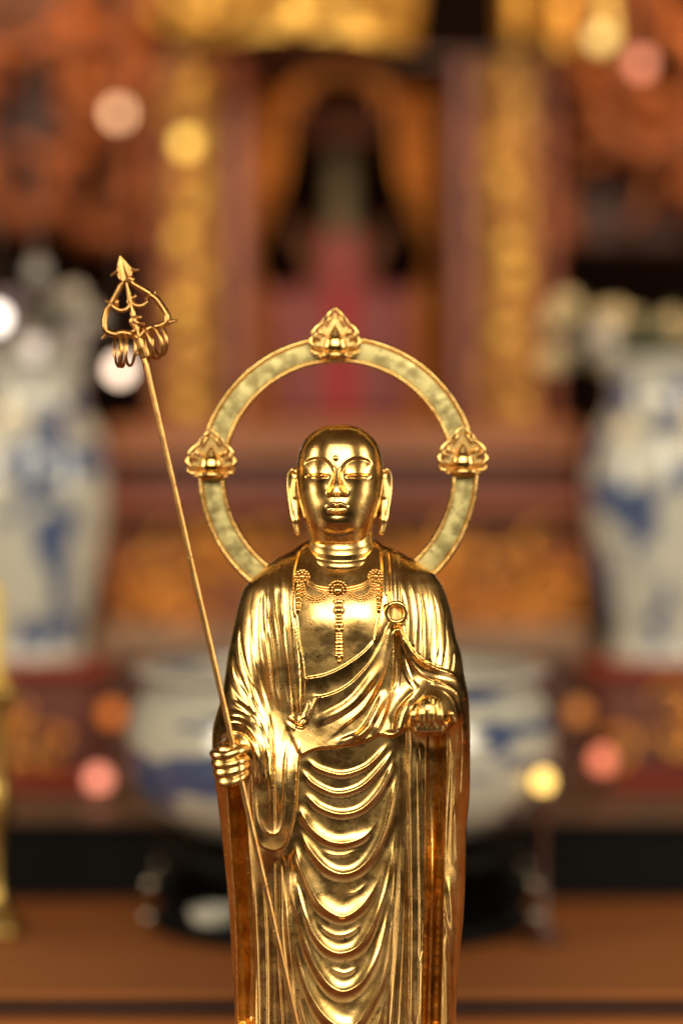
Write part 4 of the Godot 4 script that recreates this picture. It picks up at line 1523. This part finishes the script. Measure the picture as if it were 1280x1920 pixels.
func vessels() -> void:
	# step at the back of the altar table
	var st := thing("altar_step", at(640, 1690, 1.9), "low black lacquer step at the back of the altar table", "step")
	slab(st, "riser", M.black_lacquer, -400, 1548, 1700, 1690, 1.76, 0.30, 0.003)
	var tread := slab(st, "tread", M.step_top, -400, 1534, 1700, 1546, 1.75, 0.36, 0.003)
	tread.set_meta("label", "dark brown tread of the step")
	# incense pot on its stand
	var d := 1.66
	var k := px(d)
	var c := at(640, 1712, d)
	c.y = at(0, 1880, 1.39).y
	var stand := thing("pot_stand", c, "dark metal stand with legs under the porcelain incense pot", "stand")
	put(lathe([[0, 158 * k], [330 * k, 158 * k], [350 * k, 150 * k], [350 * k, 128 * k], [318 * k, 118 * k], [300 * k, 96 * k], [0, 96 * k]], 72), "ring", M.black_lacquer, stand)
	put(lathe([[0, 30 * k], [340 * k, 30 * k], [356 * k, 22 * k], [356 * k, 6 * k], [345 * k, 0], [0, 0]], 72), "foot_ring", M.black_lacquer, stand)
	for i in 8:
		var t := TAU * (i + 0.5) / 8.0
		var leg := put(tube(smooth_path(PackedVector3Array([Vector3(310, 118, 0) * k, Vector3(352, 86, 0) * k, Vector3(330, 50, 0) * k, Vector3(352, 8, 0) * k]), 5), PackedFloat32Array([20 * k, 22 * k, 22 * k, 18 * k]), 12), "leg", M.black_lacquer, stand)
		leg.rotation.y = t
		put(join([ball(Vector3(374, 92, 0) * k, Vector3.ONE * 15 * k, 16), ball(Vector3(378, 34, 0) * k, Vector3.ONE * 15 * k, 16)]), "stud", M.pewter, leg)
	var pot := thing("incense_pot", c + Vector3(0, 158 * k, 0), "wide blue and white porcelain incense pot behind the statue's waist", "pot")
	var prof := []
	for q in [[360, 330], [378, 328], [390, 320], [388, 308], [368, 298], [364, 284], [374, 270], [392, 240], [402, 198], [400, 150], [384, 100], [350, 58], [296, 26], [240, 8], [214, 0]]:
		prof.append([q[0] * k, q[1] * k])
	var fine := []
	for i in prof.size() - 1:
		for j in 4:
			var f := j / 4.0
			fine.append([lerpf(prof[i][0], prof[i + 1][0], f), lerpf(prof[i][1], prof[i + 1][1], f)])
	fine.append(prof[prof.size() - 1])
	put(lathe(fine, 96), "body", M.porcelain_pot, pot)
	var ash := put(lathe([[0, 296 * k], [352 * k, 296 * k], [353 * k, 290 * k], [0, 288 * k]], 48), "ash", M.taupe, pot)
	ash.set_meta("label", "grey ash filling the pot")
	# vases on lacquer stands
	for q in [[62, -1, "left"], [1240, 1, "right"]]:
		var dv := 1.97
		var kv := px(dv)
		var base := at(q[0], 1236, dv)
		var low := thing("lacquer_stand", Vector3(base.x, at(0, 1534, 1.75).y, base.z), "dark red lacquer stand under the %s porcelain vase" % q[2], "stand", "lacquer stands under the vases")
		var hh := base.y - low.position.y
		var topb := put(block(300 * kv, 26 * kv, 260 * kv, 0.004), "top", M.red_lacquer, low)
		topb.position = Vector3(0, hh - 13 * kv, 0)
		var mid := put(block(250 * kv, hh - 56 * kv, 220 * kv, 0.004), "waist", M.dark_red, low)
		mid.position = Vector3(0, hh - 26 * kv - (hh - 56 * kv) * 0.5, 0)
		var ft := put(block(300 * kv, 30 * kv, 260 * kv, 0.004), "foot", M.red_lacquer, low)
		ft.position = Vector3(0, 15 * kv, 0)
		var pnl := put(carving(220 * kv, hh * 0.5, 10, 0.016, 60 + int(q[0])), "waist_carving", M.orange_gilt, low)
		pnl.position = Vector3(0, hh * 0.42, 112 * kv)
		var vase := thing("porcelain_vase", base, "%s blue and white porcelain vase holding pale flowers" % q[2], "vase", "porcelain vases flanking the shrine")
		var vp := []
		for w in [[92, 566], [104, 560], [108, 548], [100, 530], [96, 500], [100, 470], [116, 448], [132, 420], [142, 380], [145, 330], [140, 260], [128, 180], [112, 110], [98, 60], [94, 30], [102, 8], [100, 0], [0, 0]]:
			vp.append([w[0] * kv, w[1] * kv])
		var vf := []
		for i in vp.size() - 1:
			for j in 4:
				var f := j / 4.0
				vf.append([lerpf(vp[i][0], vp[i + 1][0], f), lerpf(vp[i][1], vp[i + 1][1], f)])
		vf.append(vp[vp.size() - 1])
		var vb := put(lathe(vf, 72), "body", M.porcelain, vase)
		vb.rotation.y = 0.9 if q[1] < 0 else 3.3
		bouquet(base + Vector3(0, 540 * kv, 0), kv, q[1], q[2])


func bouquet(where: Vector3, k: float, side: float, word: String) -> void:
	var r := RandomNumberGenerator.new()
	r.seed = 100 + int(side)
	var g := thing("flower_bunch", where, "bunch of pale blurred flowers in the %s vase" % word, "flowers", "flower bunches in the vases")
	for i in (11 if side < 0 else 16):
		var c := Vector3(r.randf_range(-110, 110) if side < 0 else r.randf_range(-215, 90), r.randf_range(30, 170) if side < 0 else r.randf_range(10, 130), r.randf_range(-50, 80)) * k
		put(tube(smooth_path(PackedVector3Array([Vector3(c.x * 0.2, -60 * k, c.z * 0.2), Vector3(c.x * 0.5, c.y * 0.4, c.z * 0.6), c]), 5), PackedFloat32Array([3 * k]), 6), "stem", M.leaf, g)
		var petals := []
		var s := r.randf_range(22, 34) * k
		for j in 34:
			var f := (j + 0.5) / 34.0
			var y := 1.0 - 1.7 * f
			var t := j * 2.4
			var n := Vector3(cos(t) * sqrt(1.0 - y * y), y, sin(t) * sqrt(1.0 - y * y))
			petals.append([ball(Vector3.ZERO, Vector3.ONE, 6)[0], Transform3D(Basis.looking_at(n, Vector3(0.3, 0.9, 0.31)).scaled_local(Vector3(0.24, 0.10, 0.5) * s), c + n * s * 0.6)])
		var m: Material = ([M.petal_white, M.petal_lilac, M.petal_lilac] if side < 0 else [M.petal_cream, M.petal_white, M.petal_cream])[i % 3]
		put(join(petals), "blossom", m, g)
	for i in 8:
		var a := r.randf() * TAU
		var c := Vector3(cos(a) * 60, r.randf_range(0, 80), sin(a) * 50) * k
		put(tube(smooth_path(PackedVector3Array([Vector3(0, -20 * k, 0), c, c * 1.5 + Vector3(0, 30 * k, 0)]), 4), PackedFloat32Array([4 * k, 8 * k, 14 * k, 17 * k, 18 * k, 16 * k, 12 * k, 6 * k, 1.5 * k]), 8, 0.2), "leaf", M.leaf, g)


# a blurred glint built as an added glowing bulb on a turned foot
func glint_on_stem(x: float, y: float, d: float, c: Color, glow: float, label: String, stand_y: float) -> void:
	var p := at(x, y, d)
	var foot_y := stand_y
	var g := thing("standing_glint", Vector3(p.x, foot_y, p.z), label, "lamp", "added glint bulbs round the altar")
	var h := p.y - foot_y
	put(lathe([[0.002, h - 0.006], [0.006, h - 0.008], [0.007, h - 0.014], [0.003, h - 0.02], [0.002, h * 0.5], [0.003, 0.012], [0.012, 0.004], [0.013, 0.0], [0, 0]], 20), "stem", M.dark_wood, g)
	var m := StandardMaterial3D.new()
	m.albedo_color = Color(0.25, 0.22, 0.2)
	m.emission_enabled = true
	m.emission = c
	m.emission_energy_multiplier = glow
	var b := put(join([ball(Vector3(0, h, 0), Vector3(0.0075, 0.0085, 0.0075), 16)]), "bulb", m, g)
	b.set_meta("label", "small round glowing bulb added for a glint")


func side_things() -> void:
	# brass candlestick cut by the left edge
	var c := at(-18, 1668, 1.62)
	c.y = at(0, 1880, 1.39).y
	var g := thing("brass_candlestick", c, "tall brass candlestick cut off by the left edge", "candlestick")
	var k := px(1.62)
	put(lathe([[0, 470 * k], [44 * k, 470 * k], [52 * k, 460 * k], [46 * k, 440 * k], [30 * k, 420 * k], [26 * k, 300 * k], [38 * k, 270 * k], [40 * k, 230 * k], [26 * k, 200 * k], [24 * k, 90 * k], [36 * k, 50 * k], [66 * k, 16 * k], [70 * k, 0], [0, 0]], 40), "column", M.brass, g)
	put(lathe([[2 * k, 660 * k], [22 * k, 650 * k], [24 * k, 560 * k], [24 * k, 468 * k]], 24), "candle", M.candle, g)
	var step_y := at(0, 1534, 1.75).y
	# cup on the altar table
	var cup := thing("porcelain_cup", Vector3(at(402, 0, 1.6).x, c.y, at(0, 0, 1.6).z), "small white porcelain cup on the altar table beside the robe", "cup")
	put(lathe([[0.0, 0.004], [0.006, 0.005], [0.013, 0.016], [0.0145, 0.019], [0.016, 0.0185], [0.014, 0.012], [0.009, 0.003], [0.008, 0.0], [0, 0]], 40), "bowl", M.white_glaze, cup)
	hanging(222, 212, 2.24, lin(1.0, 0.52, 0.26), 4.6, "cream coloured glint bulb hanging before the left openwork")
	hanging(1200, 118, 2.2, lin(1.0, 0.33, 0.18), 2.8, "rose coloured glint bulb hanging before the right openwork")
	hanging(1124, 70, 2.1, lin(1.0, 0.66, 0.20), 2.6, "golden glint bulb hanging before the rightmost tassel")
	hanging(348, 268, 2.12, lin(1.0, 0.58, 0.10), 3.2, "golden glint bulb hanging before the left pillar")
	hanging(225, 692, 2.0, lin(1.0, 0.72, 0.52), 5.0, "cream coloured glint bulb behind the staff head")
	hanging(66, 652, 1.92, lin(1.0, 0.80, 0.66), 1.2, "dim pale glint bulb over the rim of the left vase")
	hanging(70, 508, 1.92, lin(1.0, 0.80, 0.55), 0.4, "faint pale glint bulb over the flowers on the left")
	hanging(-8, 596, 1.92, lin(1.0, 0.85, 0.72), 6.0, "white glint bulb cut off by the left edge")
	glint_on_stem(185, 1462, 1.86, lin(1.0, 0.30, 0.18), 2.4, "small rose coloured glint bulb low on the left", step_y)
	glint_on_stem(1128, 1425, 1.86, lin(1.0, 0.24, 0.12), 1.9, "small rose coloured glint bulb low on the right", step_y)
	glint_on_stem(1018, 1465, 1.585, lin(1.0, 0.60, 0.14), 2.4, "small yellow glint bulb beside the incense pot", c.y)
	glint_on_stem(210, 1338, 1.92, lin(1.0, 0.22, 0.02), 1.1, "small orange glint bulb above the rose glint bulb on the left", step_y)
	glint_on_stem(1084, 1335, 1.92, lin(1.0, 0.30, 0.04), 0.8, "small orange glint bulb above the rose glint bulb on the right", step_y)


# glint stand-in: an added small bulb on a thin cord from above
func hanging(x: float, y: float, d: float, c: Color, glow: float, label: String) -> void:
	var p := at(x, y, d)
	var g := thing("hanging_glint", p, label, "lamp", "added glint bulbs round the altar")
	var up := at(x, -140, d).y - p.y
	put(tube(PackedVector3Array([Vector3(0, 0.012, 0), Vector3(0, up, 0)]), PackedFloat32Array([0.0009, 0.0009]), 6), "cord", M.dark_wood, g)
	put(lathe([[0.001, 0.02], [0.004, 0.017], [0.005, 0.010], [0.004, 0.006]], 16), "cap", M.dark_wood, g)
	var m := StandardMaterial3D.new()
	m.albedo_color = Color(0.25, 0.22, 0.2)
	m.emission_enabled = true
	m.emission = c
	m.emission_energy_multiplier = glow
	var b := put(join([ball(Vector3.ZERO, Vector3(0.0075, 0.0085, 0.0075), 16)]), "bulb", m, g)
	b.set_meta("label", "small round glowing bulb added for a glint")
